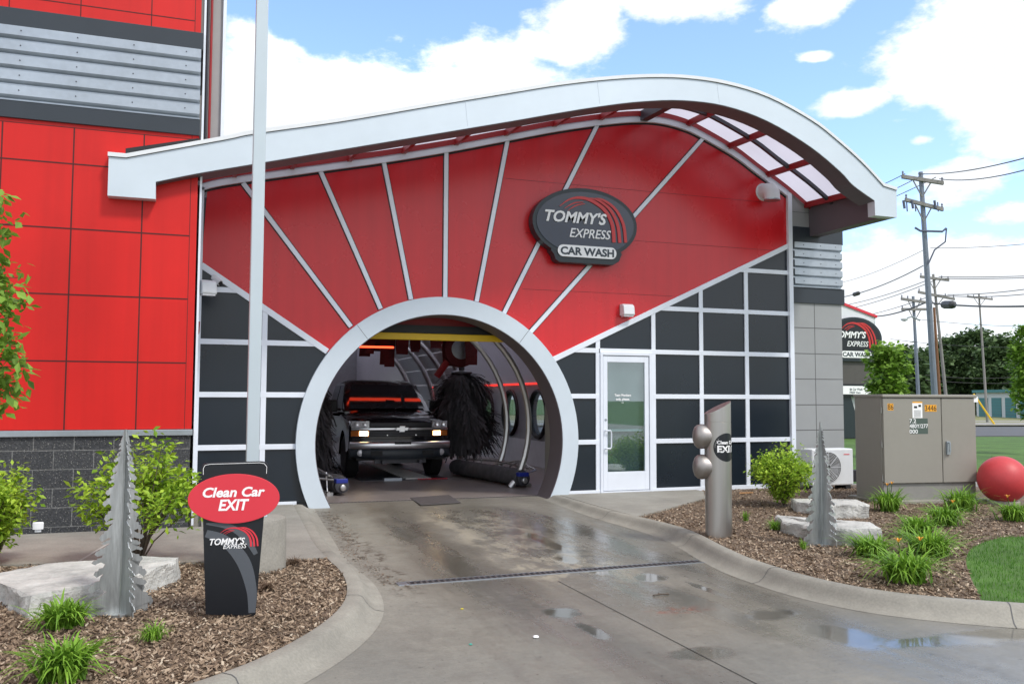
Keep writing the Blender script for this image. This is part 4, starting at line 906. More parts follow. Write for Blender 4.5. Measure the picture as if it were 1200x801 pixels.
# white curved splash panels between the hoops further in
for k, (y0_, y1_, l) in enumerate(((6.75, 7.85, 'white curved splash panel above the pickup cab'), (8.15, 9.45, 'white curved splash panel behind the pickup cab'), (9.8, 11.8, 'white curved splash panel farthest in the tunnel'))):
    mb = MB(); n = 22
    for j in range(n):
        a, b = R(-20+220*j/n), R(-20+220*(j+.93)/n)
        for (p, q) in ((a, b),):
            mb.add([(3.62+2.45*cos(p), y0_, 1+2.45*sin(p)), (3.62+2.45*cos(q), y0_, 1+2.45*sin(q)), (3.62+2.45*cos(q), y1_, 1+2.45*sin(q)), (3.62+2.45*cos(p), y1_, 1+2.45*sin(p)),
                    (3.62+2.47*cos(p), y0_, 1+2.47*sin(p)), (3.62+2.47*cos(q), y0_, 1+2.47*sin(q)), (3.62+2.47*cos(q), y1_, 1+2.47*sin(q)), (3.62+2.47*cos(p), y1_, 1+2.47*sin(p))], [(0,1,2,3),(7,6,5,4),(0,4,5,1),(2,6,7,3),(1,5,6,2),(3,7,4,0)])
    tag(mb.build('splash_panel', 'whitewall'), l, 'panel', 'curved splash panels in the tunnel')
# mitter curtain: red felt strips on a cross frame
def mitter(y, label, seed, n=9, x0=2.5, x1=5.3, zt=2.75):
    t = thing('mitter_curtain', label, 'curtain', (3.9, y, ZF), 0, 'mitter curtains above the pickup'); r_ = random.Random(seed)
    f = MB(); f.box(x0-3.9, x1-3.9, -.05, .05, zt-ZF, zt+.08-ZF); f.box(x0-3.9, x0-3.82, -.04, .6, zt-ZF, zt+.06-ZF); f.box(x1-3.98, x1-3.9, -.04, .6, zt-ZF, zt+.06-ZF); f.build('frame', 'darksteel', t)
    for k in range(n):
        x = x0+.1+(x1-x0-.2)*k/(n-1)-3.9+r_.uniform(-.04, .04); h = r_.choice((.3, .42, .55, .62)); w_ = r_.uniform(.16, .24); m = MB(); yy = r_.uniform(-.3, .45)
        P = []
        for j in range(5): P.append((yy+.05*sin(j*.9+k), zt-ZF-h*j/4))
        Q = [(p[0]+.02, p[1]) for p in reversed(P)]; m.prism(P+Q, x-w_/2, x+w_/2, 'X'); m.build('felt_strip', 'redcloth', t)
    return t
mitter(3.9, 'dark red felt curtain hanging nearest the tunnel mouth', 3); mitter(5.2, 'dark red felt curtain hanging over the pickup hood', 8, 8, 2.4, 4.6)
# red lamps
mb = MB(); mb.tube([PL3 for PL3 in [(2.65, 3.3, 2.42), (3.55, 3.3, 2.42)]], .018, 6)
tag(mb.build('red_lamp_strip', 'redglow'), 'short glowing red light strip left above the pickup', 'light strip')
mb = MB(); mb.tube([(2.9+k*.23, 5.75, 2.95+.35*sin(pi*k/10)) for k in range(11)], .035, 6)
tag(mb.build('red_arch_lamp', 'redglow'), 'glowing red light arch under the tunnel ceiling reflected in the windshield', 'light strip')
# red drive wheel with grey hub (gear of the brush arm)
t = thing('brush_drive', 'red brush motor with round grey hub above the right brush', 'motor', (5.05, 4.0, 2.45))
mb = MB(); MR = Matrix.Rotation(R(90), 4, 'X'); mb.lathe([(.20, -.1), (.34, -.1), (.36, -.06), (.36, .06), (.34, .1), (.20, .1)], 28, MR); mb.build('rim', 'redcloth', t, smooth=True)
mb = MB(); mb.lathe([(.05, -.13), (.2, -.12), (.2, .1), (.05, .12)], 20, MR); mb.build('hub', 'galv', t, smooth=True)
mb = MB(); mb.tube([(-.15, 0, -.1), (-.45, .1, -.55)], .07, 8); mb.tube([(0, .1, 0), (-1.0, .2, .45)], .05, 8); mb.box(-.85, -.2, .0, .12, .25, .42); mb.build('arm', 'redsteel', t)
# wrap-around brushes of shaggy cloth
def brush(loc, label, r0, H, seed, lean=0, n=1500, power=1.):
    t = thing('wrap_brush', label, 'brush', loc, 0, 'black cloth wash brushes'); r_ = random.Random(seed)
    m = MB(); m.tube([(0, 0, .0), (0, 0, H+.35)], .06, 10); m.lathe([(.16, H-.02), (.22, H), (.22, H+.04), (.1, H+.08)], 16); m.build('shaft', 'darksteel', t, smooth=True)
    vs, fs = [], []
    for k in range(n):
        a = r_.uniform(0, 2*pi); u = r_.random(); z0 = H*(.12+.88*u); lump = .72+.38*noise.noise(Vector((cos(a)*1.6+seed, sin(a)*1.6, u*2.6)))*2.0; L = r0*(.55+.45*r_.random())*(.55+.55*(1-u)**.6 if power else 1)*lump; w_ = r_.uniform(.005, .022)
        ca, sa = cos(a), sin(a); dr = r_.uniform(.1, .9)*H*.5; pts = []
        for j in range(5):
            s = j/4; rr = .06+L*(s**.75); zz_ = z0-dr*s*s+r_.uniform(-.015, .015); aa = a+.25*s*sin(k); pts.append((rr*cos(aa), rr*sin(aa), max(.04-max(0, loc[2]-ZF-.1)*.7+.1*sin(k*1.7), zz_)))
        tw = Vector((-sa, ca, r_.uniform(-.6, .6))).normalized()*w_
        b0 = len(vs)
        for p in pts: vs.append((p[0]-tw.x, p[1]-tw.y, p[2]-tw.z)); vs.append((p[0]+tw.x, p[1]+tw.y, p[2]+tw.z))
        for j in range(4): fs.append((b0+2*j, b0+2*j+1, b0+2*j+3, b0+2*j+2))
    raw_mesh('cloth_strips', vs, fs, 'cloth', t, smooth=True); return t
brush((5.36, 4.9, ZF+.66), 'big shaggy black cloth brush right of the pickup', .80, 1.42, 4, n=6500)
brush((2.0, 3.6, ZF+.1), 'shaggy black cloth brush left of the pickup', .80, 1.85, 9, n=4000)
# rocker-panel washers lying beside the lane
def rocker(label, loc, rz, L, flip=1):
    t = thing('rocker_brush', label, 'brush', loc, rz, 'low rocker brushes beside the lane')
    m = MB(); m.lathe([(.05, 0), (.14, .02), (.15, .08)] + [(.145+.012*(k % 2), .08+k*(L-.16)/28) for k in range(1, 28)] + [(.15, L-.08), (.14, L-.02), (.05, L)], 22, Matrix.Translation((0, 0, .17)) @ Matrix.Rotation(R(-90), 4, 'X')); m.build('brush_roll', 'cloth', t, smooth=True)
    m = MB(); m.lathe([(.09, -.07), (.12, -.06), (.12, .0), (.09, .01)], 18, Matrix.Translation((0, 0, .16)) @ Matrix.Rotation(R(-90), 4, 'X')); m.build('end_cap', 'darksteel', t, smooth=True); m = MB(); m.box(-.11, .09, -.08, .04, .20, .27); m.build('blue_cover', 'blue', t, bevel=.01)
    m = MB(); m.lathe([(.035, -.12), (.05, -.11), (.05, -.06)], 14, Matrix.Translation((0, 0, .13)) @ Matrix.Rotation(R(-90), 4, 'X')); m.build('roller', 'hoop', t, smooth=True)
    m = MB()
    for s in (0, 1): m.tube([(flip*.18, .05, .05+.27*s), (flip*.22, L*.5, .07+.3*s), (flip*.18, L-.05, .05+.27*s)], .018, 6)
    for k in range(7): m.tube([(flip*.19, .1+k*(L-.2)/6, .06), (flip*(.17+.09*(k % 2)), .22+k*(L-.2)/6, .36)], .013, 6)
    m.box(flip*.16-.05, flip*.16+.05, .05, L, .0, .05); m.tube([(flip*.1, .1, .28), (flip*.3, .5, .46), (flip*.22, .9, .3)], .016, 6); m.tube([(flip*.12, 0, .25), (flip*.38, .2, .28), (flip*.3, .7, .42), (flip*.1, 1.2, .32)], .016, 6); m.build('linkage', 'hoop', t, smooth=True); return t
gx, gy = G(612, 571, ZF); rocker('low black rocker brush with blue end right of the lane', (gx, gy, ZF), R(8), 2.9, 1)
gx, gy = G(403, 580, ZF); rocker('low black rocker brush with blue end left of the lane', (gx-.05, gy, ZF), R(12), 2.2, -1)
# conveyor between the wheels
t = thing('conveyor', 'floor conveyor with grey links and red edge beads under the pickup', 'conveyor', (3.8, 3.7, ZF))
mb = MB(); mb.box(-.75, .95, 0, 12, 0, .012); mb.build('bed_plate', 'darksteel', t)
mb = MB()
for k in range(60): mb.box(.12, .62, .06+k*.2, .14+k*.2, .012, .035)
mb.build('links', 'hoop', t)
mb = MB()
for k in range(12): mb.lathe([(.001, 0), (.02, .008), (.02, .02), (.001, .03)], 8, Matrix.Translation((.35+k*.05, -.03, 0)))
mb.build('beads', 'signred', t)
mb = MB(); mb.box(-.32, .02, -.04, .12, .0, .05); mb.build('guide_block', 'galv', t)
# small bottles near the right wall
for (x, y, l) in ((534+0, 0, ''),): pass

# ------------------------------------------------------------------ pickup
def pickup():
    T = thing('pickup_truck', 'black pickup truck facing out of the tunnel with its turn lamps lit', 'pickup', (3.76, 3.80, ZF))
    def cur(p):      # plan curvature of the nose
        x, y, z = p; k = max(0., 1-y/1.1); return (x, y+.17*(abs(x)**2.4)*k, z)
    # lower body: side profile with wheel arches, sliced across
    prof = [(.03, .62), (.0, .80), (.02, 1.02), (.08, 1.11), (.35, 1.165), (.9, 1.21), (1.32, 1.25), (1.5, 1.22), (5.6, 1.22), (5.62, .62), (4.75, .50)]
    def arch(yc, r=.47): return [(yc+r*cos(a_), .42+r*sin(a_)) for a_ in [R(10+160*k/10) for k in range(11)]]
    prof = prof[:10] + [(5.55, .5)] + arch(4.35) + [(3.85, .42), (1.40, .42)] + arch(.90) + [(.40, .50), (.1, .55)]
    sl_ = [-.985, -.97, -.90, -.72, -.45, 0, .45, .72, .90, .97, .985]; m = MB(); n = len(prof); V = []
    for x in sl_:
        dz = {.985: -.06, .97: -.03}.get(abs(x), 0)
        for (y, z) in prof:
            zz_ = z + (dz if z > .9 else 0) - (.05*max(0, abs(x)-.6)/.4 if z > 1.05 else 0) + (.025*cos(x*1.5) if z > 1.1 and y < 1.4 else 0)
            V.append(cur((x, y + (.02 if abs(x) > .98 and y < .2 else 0), zz_)))
    Fc = [tuple(range(n)), tuple(range((len(sl_)-1)*n, len(sl_)*n))[::-1]]
    for i in range(len(sl_)-1):
        for k in range(n): Fc.append((i*n+k, i*n+(k+1) % n, (i+1)*n+(k+1) % n, (i+1)*n+k))
    m.add(V, Fc); m.build('body', 'blackpaint', T, smooth=True, auto=28)
    # cab
    m = MB(); sec = [(1.30, 1.22, .86, 1.235), (1.62, 1.22, .84, 1.50), (2.02, 1.22, .74, 1.80), (2.25, 1.22, .72, 1.865), (3.2, 1.22, .72, 1.875), (3.45, 1.22, .73, 1.84), (3.62, 1.22, .80, 1.30)]
    V = []
    for (y, z0_, hw, z1_) in sec:
        bw = .90
        V += [(-bw, y, z0_), (-hw-.03, y, z1_-.07 if z1_ > 1.4 else z1_), (-hw+.12, y, z1_), (hw-.12, y, z1_), (hw+.03, y, z1_-.07 if z1_ > 1.4 else z1_), (bw, y, z0_)]
    F_ = [(i*6+k, i*6+k+1, (i+1)*6+k+1, (i+1)*6+k) for i in range(len(sec)-1) for k in range(5)] + [tuple(range(6))[::-1], tuple(range(36, 42))]
    m.add(V, F_); m.build('cab', 'blackpaint', T, smooth=True, auto=30)
    m = MB(); V = []
    for (y, z, hw) in ((1.36, 1.275, .80), (1.62, 1.475, .745), (1.98, 1.755, .66)):
        for u in (-1, -.5, 0, .5, 1): V.append((u*hw, y-.03*(1-u*u)-.012, z+.018))
    m.add(V, [(i*5+k, i*5+k+1, i*5+6+k, i*5+5+k) for i in range(2) for k in range(4)]); m.build('windshield', 'glassdark', T, smooth=True)
    for s in (-1, 1):
        m = MB(); m.add([(s*.905, 1.6, 1.27), (s*.905, 2.5, 1.27), (s*.775, 2.5, 1.76), (s*.775, 2.06, 1.76)], [(0, 1, 2, 3)]); m.add([(s*.905, 2.58, 1.27), (s*.905, 3.4, 1.27), (s*.775, 3.35, 1.76), (s*.775, 2.58, 1.76)], [(0, 1, 2, 3)]); m.build('side_window', 'glassdark', T)
        m = MB(); m.box(s*1.0-.02 if s > 0 else -1.24, 1.24 if s > 0 else -.98, 1.62, 1.72, 1.22, 1.46); m.box(min(s*.9, s*1.02), max(s*.9, s*1.02), 1.64, 1.70, 1.24, 1.30); m.build('mirror', 'blackplastic', T, bevel=.03)
        # upper and lower lamps
        def lampbox(x0, x1, z0, z1, mt, nm, par=T, yo=-.012, dep=.05):
            mm = MB(); xa, xb = sorted((s*x0, s*x1)); Vn = []; nn = 5
            for j in range(nn+1):
                x = xa+(xb-xa)*j/nn
                for (dy, z) in ((yo, z0), (yo, z1), (yo+dep, z1), (yo+dep, z0)): Vn.append(cur((x, .012+dy, z)))
            Fn = [(j*4+k, j*4+(k+1) % 4, j*4+4+(k+1) % 4, j*4+4+k) for j in range(nn) for k in range(4)] + [(0, 1, 2, 3), tuple(range(nn*4, nn*4+4))[::-1]]
            mm.add(Vn, Fn); return mm.build(nm, mt, par, smooth=True, auto=40)
        h = lampbox(.62, .95, .955, 1.075, 'lens', 'headlight')
        mm = MB()
        for xx in (.70, .84): mm.lathe([(.012, 0), (.045, -.012), (.05, .01)], 14, Matrix.Translation(cur((s*xx, -.008, 1.015))) @ Matrix.Rotation(R(-90), 4, 'X'))
        mm.build('reflector', 'chrome', h, smooth=True)
        g = lampbox(.62, .95, .80, .90, 'amber', 'turn_lamp'); lampbox(.64, .80, .81, .89, 'lit', 'bulb', g, -.018, .02)
        f_ = MB(); f_.lathe([(.001, -.01), (.055, -.008), (.065, .0), (.065, .03)], 18, Matrix.Translation(cur((s*.77, -.09, .50))) @ Matrix.Scale(1.3, 4, (1, 0, 0)) @ Matrix.Rotation(R(-90), 4, 'X')); f_.build('fog_lamp', 'lens', T, smooth=True)
        for yw in (.90, 4.35):
            wt = thing('wheel', '', ''); wt.parent = T; wt.location = (s*.845, yw, .395)
            for k in ('label', 'category'):
                if k in wt: del wt[k]
            MW = Matrix.Rotation(R(90), 4, 'Y')
            a = MB(); a.lathe([(.24, -.12), (.34, -.13), (.385, -.11)] + [(.393+.004*((k+1) % 2), -.10+.2*k/8) for k in range(9)] + [(.385, .11), (.34, .13), (.24, .12)], 36, MW); a.build('tyre', 'tyre', wt, smooth=True)
            a = MB(); a.lathe([(.02, .05), (.10, .06), (.12, .03), (.20, .03), (.245, .10), (.245, -.1), (.02, -.1)], 24, MW if s > 0 else Matrix.Rotation(R(-90), 4, 'Y')); a.build('rim', 'galv', wt, smooth=True)
    # grille
    m = MB(); V = []
    for j in range(11):
        x = -.61+1.22*j/10
        for (dy, z) in ((-.002, .79), (-.002, 1.045), (.04, 1.045), (.04, .79)): V.append(cur((x, dy+.0, z)))
    m.add(V, [(j*4+k, j*4+(k+1) % 4, j*4+4+(k+1) % 4, j*4+4+k) for j in range(10) for k in range(4)] + [(0, 1, 2, 3), (43, 42, 41, 40)]); gr = m.build('grille', 'blackplastic', T)
    for z in (.815, .845, .875, .99, 1.02): 
        m = MB()
        for j in range(10):
            x0, x1 = -.59+1.18*j/10, -.59+1.18*(j+1)/10; a, b = cur((x0, -.012, z)), cur((x1, -.012, z)); m.add([a, b, (b[0], b[1], b[2]+.012), (a[0], a[1], a[2]+.012)], [(0, 1, 2, 3)])
        m.build('grille_slat', 'darksteel', gr)
    m = MB(); V = []
    for j in range(17):
        x = -.95+1.9*j/16
        for (dy, z) in ((-.03, .912), (-.036, .93), (-.03, .95), (.02, .95), (.02, .912)): V.append(cur((x, dy, z)))
    m.add(V, [(j*5+k, j*5+(k+1) % 5, j*5+5+(k+1) % 5, j*5+5+k) for j in range(16) for k in range(5)] + [(0, 1, 2, 3, 4), (84, 83, 82, 81, 80)]); m.build('chrome_bar', 'chrome', gr, smooth=True)
    # emblem: wide slanted cross
    m = MB(); m.prism([(-.125, -.028), (-.05, -.028), (-.062, -.055), (.045, -.055), (.055, -.028), (.108, -.028), (.125, .028), (.05, .028), (.062, .055), (-.045, .055), (-.055, .028), (-.108, .028)], -.06, -.036, 'Y', Matrix.Translation((0, 0, .932))); m.build('emblem', 'chrome', gr, bevel=.004)
    # bumper: chrome upper, dark lower, with openings
    def bslab(z0_, z1_, y_, d_, mt, nm, hw=.98, par=T, tap=0):
        mm = MB(); V = []; nn = 18
        for j in range(nn+1):
            x = -hw+2*hw*j/nn
            for (dy, z, k_) in ((y_+.02, z0_+tap*abs(x)**3, 1), (y_, z0_+.25*(z1_-z0_), 1), (y_, z1_-.02, 1), (y_+.02, z1_, 1), (y_+d_, z1_, 1), (y_+d_, z0_, 1)): V.append(cur((x, dy, z)))
        mm.add(V, [(j*6+k, j*6+(k+1) % 6, j*6+6+(k+1) % 6, j*6+6+k) for j in range(nn) for k in range(6)] + [tuple(range(6)), tuple(range(nn*6, nn*6+6))[::-1]]); return mm.build(nm, mt, par, smooth=True, auto=50)
    bu = bslab(.575, .70, -.13, .2, 'chrome', 'bumper'); bslab(.385, .575, -.10, .16, 'charcoal', 'bumper_valance', par=bu, tap=.06)
    m = MB()
    for x in (-.5, .5): m.box(x-.11, x+.11, -.112, -.1, .455, .54)
    m.box(-.16, .16, -.136, -.128, .655, .695); m.build('bumper_opening', 'seal', bu)
    m = MB()
    for s in (-1, 1): m.box(s*.36-.03, s*.36+.03, -.10, .3, .30, .36)
    m.box(-.5, .5, .05, .12, .30, .38); m.tube([(-.8, .9, .36), (.8, .9, .36)], .05, 8); m.build('underbody', 'darksteel', T)
    m = MB(); m.box(-.85, .85, .1, 5.4, .36, .62); m.build('chassis', 'seal', T)
    # wipers
    m = MB(); m.tube([(-.35, 1.30, 1.29), (-.05, 1.42, 1.345), (.2, 1.48, 1.38)], .009, 6); m.tube([(.15, 1.30, 1.29), (.4, 1.42, 1.345), (.62, 1.5, 1.38)], .009, 6); m.build('wiper', 'blackplastic', T)
    m = MB(); m.box(-.06, .06, 1.9, 1.98, 1.58, 1.64); m.build('inner_mirror', 'seal', T)
    m = MB(); 
    for x in (-.28, .28): m.lathe([(.012, 0), (.012, .008)], 8, Matrix.Translation((x, -.01, .82)) @ Matrix.Rotation(R(90), 4, 'X'))
    m.build('grille_pin', 'chrome', gr)
    return T
tk = pickup(); tk.scale = (1.0, 1.0, 1.045); tk.location.x += .075

# ------------------------------------------------------------------ signs
def badge(mb_rim, mb_face, mb_sw, mb_wh, mb_pill, mb_pl, k, y, t, par=None):
    """the oval badge, half width k, in local X,Z with Y the depth (front = -Y)"""
    def E(a, b, n=56): return ellipse(0, 0, a*k, b*k, n)
    low = [(-.66*k, -.50*k), (-.60*k, -.57*k), (-.57*k, -.655*k), (-.50*k, -.70*k), (.52*k, -.70*k), (.64*k, -.63*k), (.70*k, -.50*k)]
    mb_rim.prism(E(1.0, .625), y, y+t); mb_rim.prism(low[0:1]+[(-.6*k, -.3*k), (.6*k, -.3*k)]+low[:0:-1], y+.001, y+t-.001)
    mb_face.prism(E(.93, .555), y-.012, y-.001)
    for P, Wd in SW:
        if par is None: taper(mb_sw, P, Wd, y-.03, y-.0125, k, k)
        else:
            q_ = MB(); taper(q_, P, Wd, y-.03, y-.0125, k, k); q_.build('swoosh', 'swoosh', par)
    put_text(mb_wh, "TOMMY'S", -.78*k, .0*k, .185*k, 1.17*k, weight=.024, shear=.25, y=y-.030, thick=.017)
    put_text(mb_wh, "EXPRESS", -.32*k, -.255*k, .155*k, .79*k, weight=.004, shear=.25, y=y-.030, thick=.017)
    mb_pill.prism(rrect(-.54*k, .58*k, -.60*k, -.395*k, .10*k), y-.022, y-.0125)
    put_text(mb_pl, "CAR WASH", -.49*k, -.56*k, .125*k, 1.02*k, weight=.035, y=y-.026, thick=.003)
a, b = PL(624, 268, -.2), PL(746.5, 268, -.2); kx_ = (b[0]-a[0])/2; c_ = PL(685, 262, -.2)
sg = thing('oval_sign', 'large oval badge sign with red swooshes on the red wall above the door', 'sign', ((a[0]+b[0])/2, -.20, c_[1]-.0))
ms_ = [MB() for _ in range(6)]; badge(*ms_, kx_, 0, .18, sg)
for mm_, nm, mt in zip(ms_, ('cabinet', 'face', 'swoosh', 'lettering', 'name_plate', 'plate_lettering'), ('signrim', 'signface', 'swoosh', 'signwhite', 'signwhite', 'plate')):
    if not mm_.v: continue
    o = mm_.build(nm, mt, sg, bevel=.004 if nm == 'cabinet' else 0)

# monument sign in the distance
MSY = 20.0
def far_px(x, y, Y=MSY): d = sight(x, y); t = (Y+CAM_D)/d.y; return d.x*t, d.z*t+CAM_H
ms = thing('monument_sign', 'tall white and brown pylon sign with oval badge beyond the building corner', 'sign', (far_px(1000, 500)[0], MSY, -.3))
ox, oz = ms.location.x, -.3
Z = lambda x, y: (far_px(x, y)[0]-ox, far_px(x, y)[1]-oz)
xl_, xr_ = Z(930, 460)[0], Z(1026, 460)[0]
mb = MB(); mb.prism([(xl_, Z(1026, 455)[1]), (xl_, Z(930, 333)[1]), Z(1026, 371), (xr_, Z(1026, 418)[1]), (xr_, Z(1026, 455)[1])], 0, .9); mb.build('white_head', 'white', ms)
mb = MB(); mb.strip((xl_, Z(930, 333)[1]), Z(1027, 371), .12, -.06, .96); mb.build('red_top_edge', 'signred', ms)
mb = MB(); mb.box(xl_+.02, xr_-.02, -.04, .94, Z(1000, 458)[1], Z(1000, 419)[1]); mb.build('brown_band', 'brownwall', ms)
mb = MB(); mb.box(xl_+.3, Z(1012, 480)[0], .1, .8, 0, Z(1000, 458)[1]); mb.build('pale_core', 'palewall', ms)
mb = MB(); mb.prism([Z(985, 513), Z(1004, 513), Z(1003, 487), Z(996, 462), (Z(985, 460)[0]-1.2, Z(985, 460)[1]), (Z(985, 460)[0]-1.2, Z(985, 513)[1])], -.03, .5); mb.build('curved_leg', 'signrim', ms)
oc = Z(999.5, 396); ko = Z(1030.5, 390)[0]-oc[0]
ms_ = [MB() for _ in range(6)]; badge(*ms_, ko, 0, .1)
for mm_, nm, mt in zip(ms_, ('badge_cabinet', 'badge_face', 'swoosh', 'lettering', 'name_plate', 'plate_lettering'), ('signrim', 'signblack', 'swoosh', 'signwhite', 'signwhite', 'plate')):
    o = mm_.build(nm, mt, ms); o.location = (oc[0], -.16, oc[1])
mb = MB(); c0, c1 = Z(990, 464), Z(1021, 450); mb.prism(rrect(c0[0]-.6, c1[0], c0[1], c1[1], .22), -.16, -.03); pp = mb.build('price_plate', 'signblack', ms)
mb = MB(); mb.prism(rrect(c0[0]-.5, c1[0]-.10, c0[1]+.09, c1[1]-.09, .15), -.19, -.161); put_ = mb.build('plate_face', 'signwhite', pp)
mb = MB(); put_text(mb, '$6 Car Wash', c0[0]+.12, c0[1]+.27, .10, .72, weight=.02, y=-.195); put_text(mb, 'FREE Vacs', c0[0]+.12, c0[1]+.13, .09, .6, weight=.02, y=-.195); mb.build('plate_lettering', 'plate', pp)

# clean car exit sign in the left bed
gx, gy = G(270, 722, ZB)
ex = thing('exit_sign', 'black tapered panel sign with red oval reading Clean Car EXIT', 'sign', (gx, gy, ZB), R(-4))
gd = gy+CAM_D
pxm = 1/(F_PX/ (Vector((gx, gy+CAM_D, 0)).dot(_fwd))) * 1.0
U = lambda x, y: ((x-270)*pxm*1.03, (725-y)*pxm)
pan = [U(243.5, 721), U(297, 726), U(307, 563), U(308, 553), U(305, 548.5), U(299, 547.5), U(243, 548.5), U(237, 550), U(235, 556), U(236, 566)]
mb = MB(); mb.prism(pan, 0, .02); mb.build('panel', 'signblack', ex, bevel=.002)
mb = MB(); ins = [U(237.5, 562), U(237.3, 555), U(239, 551.2), U(244, 550), U(298, 549.2), U(303, 550.2), U(306, 554), U(305.8, 562)]
for i in range(len(ins)-1): mb.strip(ins[i], ins[i+1], .003, -.0015, 0)
mb.build('pinstripe', 'signwhite', ex)
mb = MB(); e0 = U(271.3, 590); mb.prism([(e0[0]+51*pxm*cos(t_)*1.0, e0[1]+28.5*pxm*sin(t_)) for t_ in [2*pi*k/56 for k in range(56)]], -.016, -.001); ov = mb.build('red_oval', 'signred', ex, bevel=.002)
mb = MB(); put_text(mb, 'Clean Car', U(237.5, 0)[0], U(0, 587.5)[1], 10.5*pxm, 69*pxm, weight=.03, shear=.2, y=-.0175); put_text(mb, 'EXIT', U(254.5, 0)[0], U(0, 603)[1], 12*pxm, 34*pxm, weight=.03, shear=.2, y=-.0175); mb.build('lettering', 'signwhite', ov)
mb = MB()
taper(mb, [U(242, 629), U(262, 638), U(282, 662), U(292, 695), U(293, 722)], [.05, .07, .09, .07, .045], -.0012, 0)
taper(mb, [U(242, 618), U(268, 623), U(286, 638), U(296, 655)], [.012, .04, .045, .03], -.0013, 0)
mb.build('grey_swoosh', 'signgrey', ex)
mb = MB(); put_text(mb, "TOMMY'S", U(246, 0)[0], U(0, 642.5)[1], 7*pxm, 39*pxm, weight=.022, shear=.25, y=-.003); put_text(mb, "EXPRESS", U(260.5, 0)[0], U(0, 647.3)[1], 5*pxm, 26*pxm, weight=.004, shear=.25, y=-.003, ); mb.build('lettering', 'signwhite', ex)
mb = MB(); kk = 33*pxm; c0 = U(273.5, 639.5)
for P, Wd in SW: taper(mb, P, Wd, -.003, -.0014, kk, kk*.9, c0[0]+.0, c0[1]+.015)
mb.build('swoosh', 'signred', ex)

# wall fixtures
def wall_pack(label, x, z, y, s=1.):
    t = thing('wall_lamp', label, 'lamp', (x, y, z), 0, 'white wall pack lamps')
    m = MB(); m.prism([(0, -.09), (0, .10), (-.10, .095), (-.15, .06), (-.17, -.075), (-.15, -.095)], -.10*s, .10*s, 'X'); m.build('housing', 'white', t, bevel=.012)
    m = MB(); m.box(-.085*s, .085*s, -.14, -.03, -.112, -.092); m.build('lens', 'lens', t); m = MB(); m.box(-.06, .06, -.005, .0, -.08, .085); m.build('wall_plate', 'galv', t); return t
p = PL(735.5, 363, -.1); wall_pack('white box wall lamp on the red wall above the right diagonal strip', p[0], p[1], -.003, 1.0)
p = PL(238.5, 334, -.9)
t = wall_pack('white box lamp on the tower corner beside the camera', .14, 2.93, -.62, 1.0); t.rotation_euler.z = R(20)
mb = MB(); mb.box(-.22, -.02, .02, .16, -.07, .07); mb.build('mounting_arm', 'white', t, bevel=.01)
# elbow vent
t = thing('vent_elbow', 'white pipe elbow vent on the red wall near its right edge', 'vent', (9.45, 0, 5.10))
mb = MB(); mb.tube([(0, .0, .03), (0, -.12, .03), (0, -.20, .015), (0, -.245, -.04), (0, -.25, -.16)], .135, 20, False); mb.build('elbow', 'white', t, smooth=True)
mb = MB(); mb.lathe([(.125, 0), (.16, 0), (.16, .014), (.13, .015)], 24, Matrix.Translation((0, -.0, .03)) @ Matrix.Rotation(R(90), 4, 'X')); mb.build('flange', 'white', t)
mb = MB(); mb.lathe([(.128, 0), (.14, 0), (.14, .02), (.128, .02)], 24, Matrix.Translation((0, -.25, -.17))); mb.build('collar', 'galv', t)
# camera
t = thing('security_camera', 'small white bullet camera on the charcoal panel beside the left mullion', 'camera', (.30, 0, 3.10))
mb = MB(); mb.tube([(0, -.01, 0), (.0, -.1, -.0)], .02, 8); mb.build('bracket', 'white', t)
mb = MB(); mb.tube([(-.05, -.08, .05), (.04, -.17, -.04)], .042, 14); mb.build('housing', 'white', t, smooth=True)
mb = MB(); mb.tube([(.04, -.17, -.04), (.046, -.176, -.046)], .032, 14); mb.build('lens', 'seal', t)

# ------------------------------------------------------------------ lamp pole on its concrete base (left bed)
t = thing('light_pole', 'tall pale square pole on a round concrete base behind the exit sign', 'light pole', (.535, -4.68, ZB))
mb = MB(); mb.box(-.055, .055, -.055, .055, .45, 7.6); mb.build('pole', 'polelight', t, bevel=.008)
mb = MB(); mb.lathe([(.315, -.1), (.312, .40), (.300, .435), (.27, .448), (.05, .455)], 40); mb.build('concrete_base', 'walk', t, smooth=True)
mb = MB(); mb.box(-.13, .13, -.13, .13, .452, .475); mb.build('base_plate', 'polelight', t, bevel=.004)
mb = MB(); mb.box(-.2, .2, -.75, -.05, 7.5, 7.62); mb.build('lamp_head', 'polelight', t, bevel=.02)

# stainless pedestal signal
gx, gy = G(849.5, 628.5, ZB); gy += .12; RC = .148
t = thing('signal_pedestal', 'brushed steel cylinder post with slanted top and two hooded lamps', 'signal', (gx, gy, ZB), 0)
mb = MB(); n = 48; V = []
prof = [(RC, -.1), (RC, 1.26), (RC-.003, 1.262), (RC-.003, 1.268), (RC, 1.27)]
for (r, z) in prof: V += [(r*cos(2*pi*k/n), r*sin(2*pi*k/n), z) for k in range(n)]
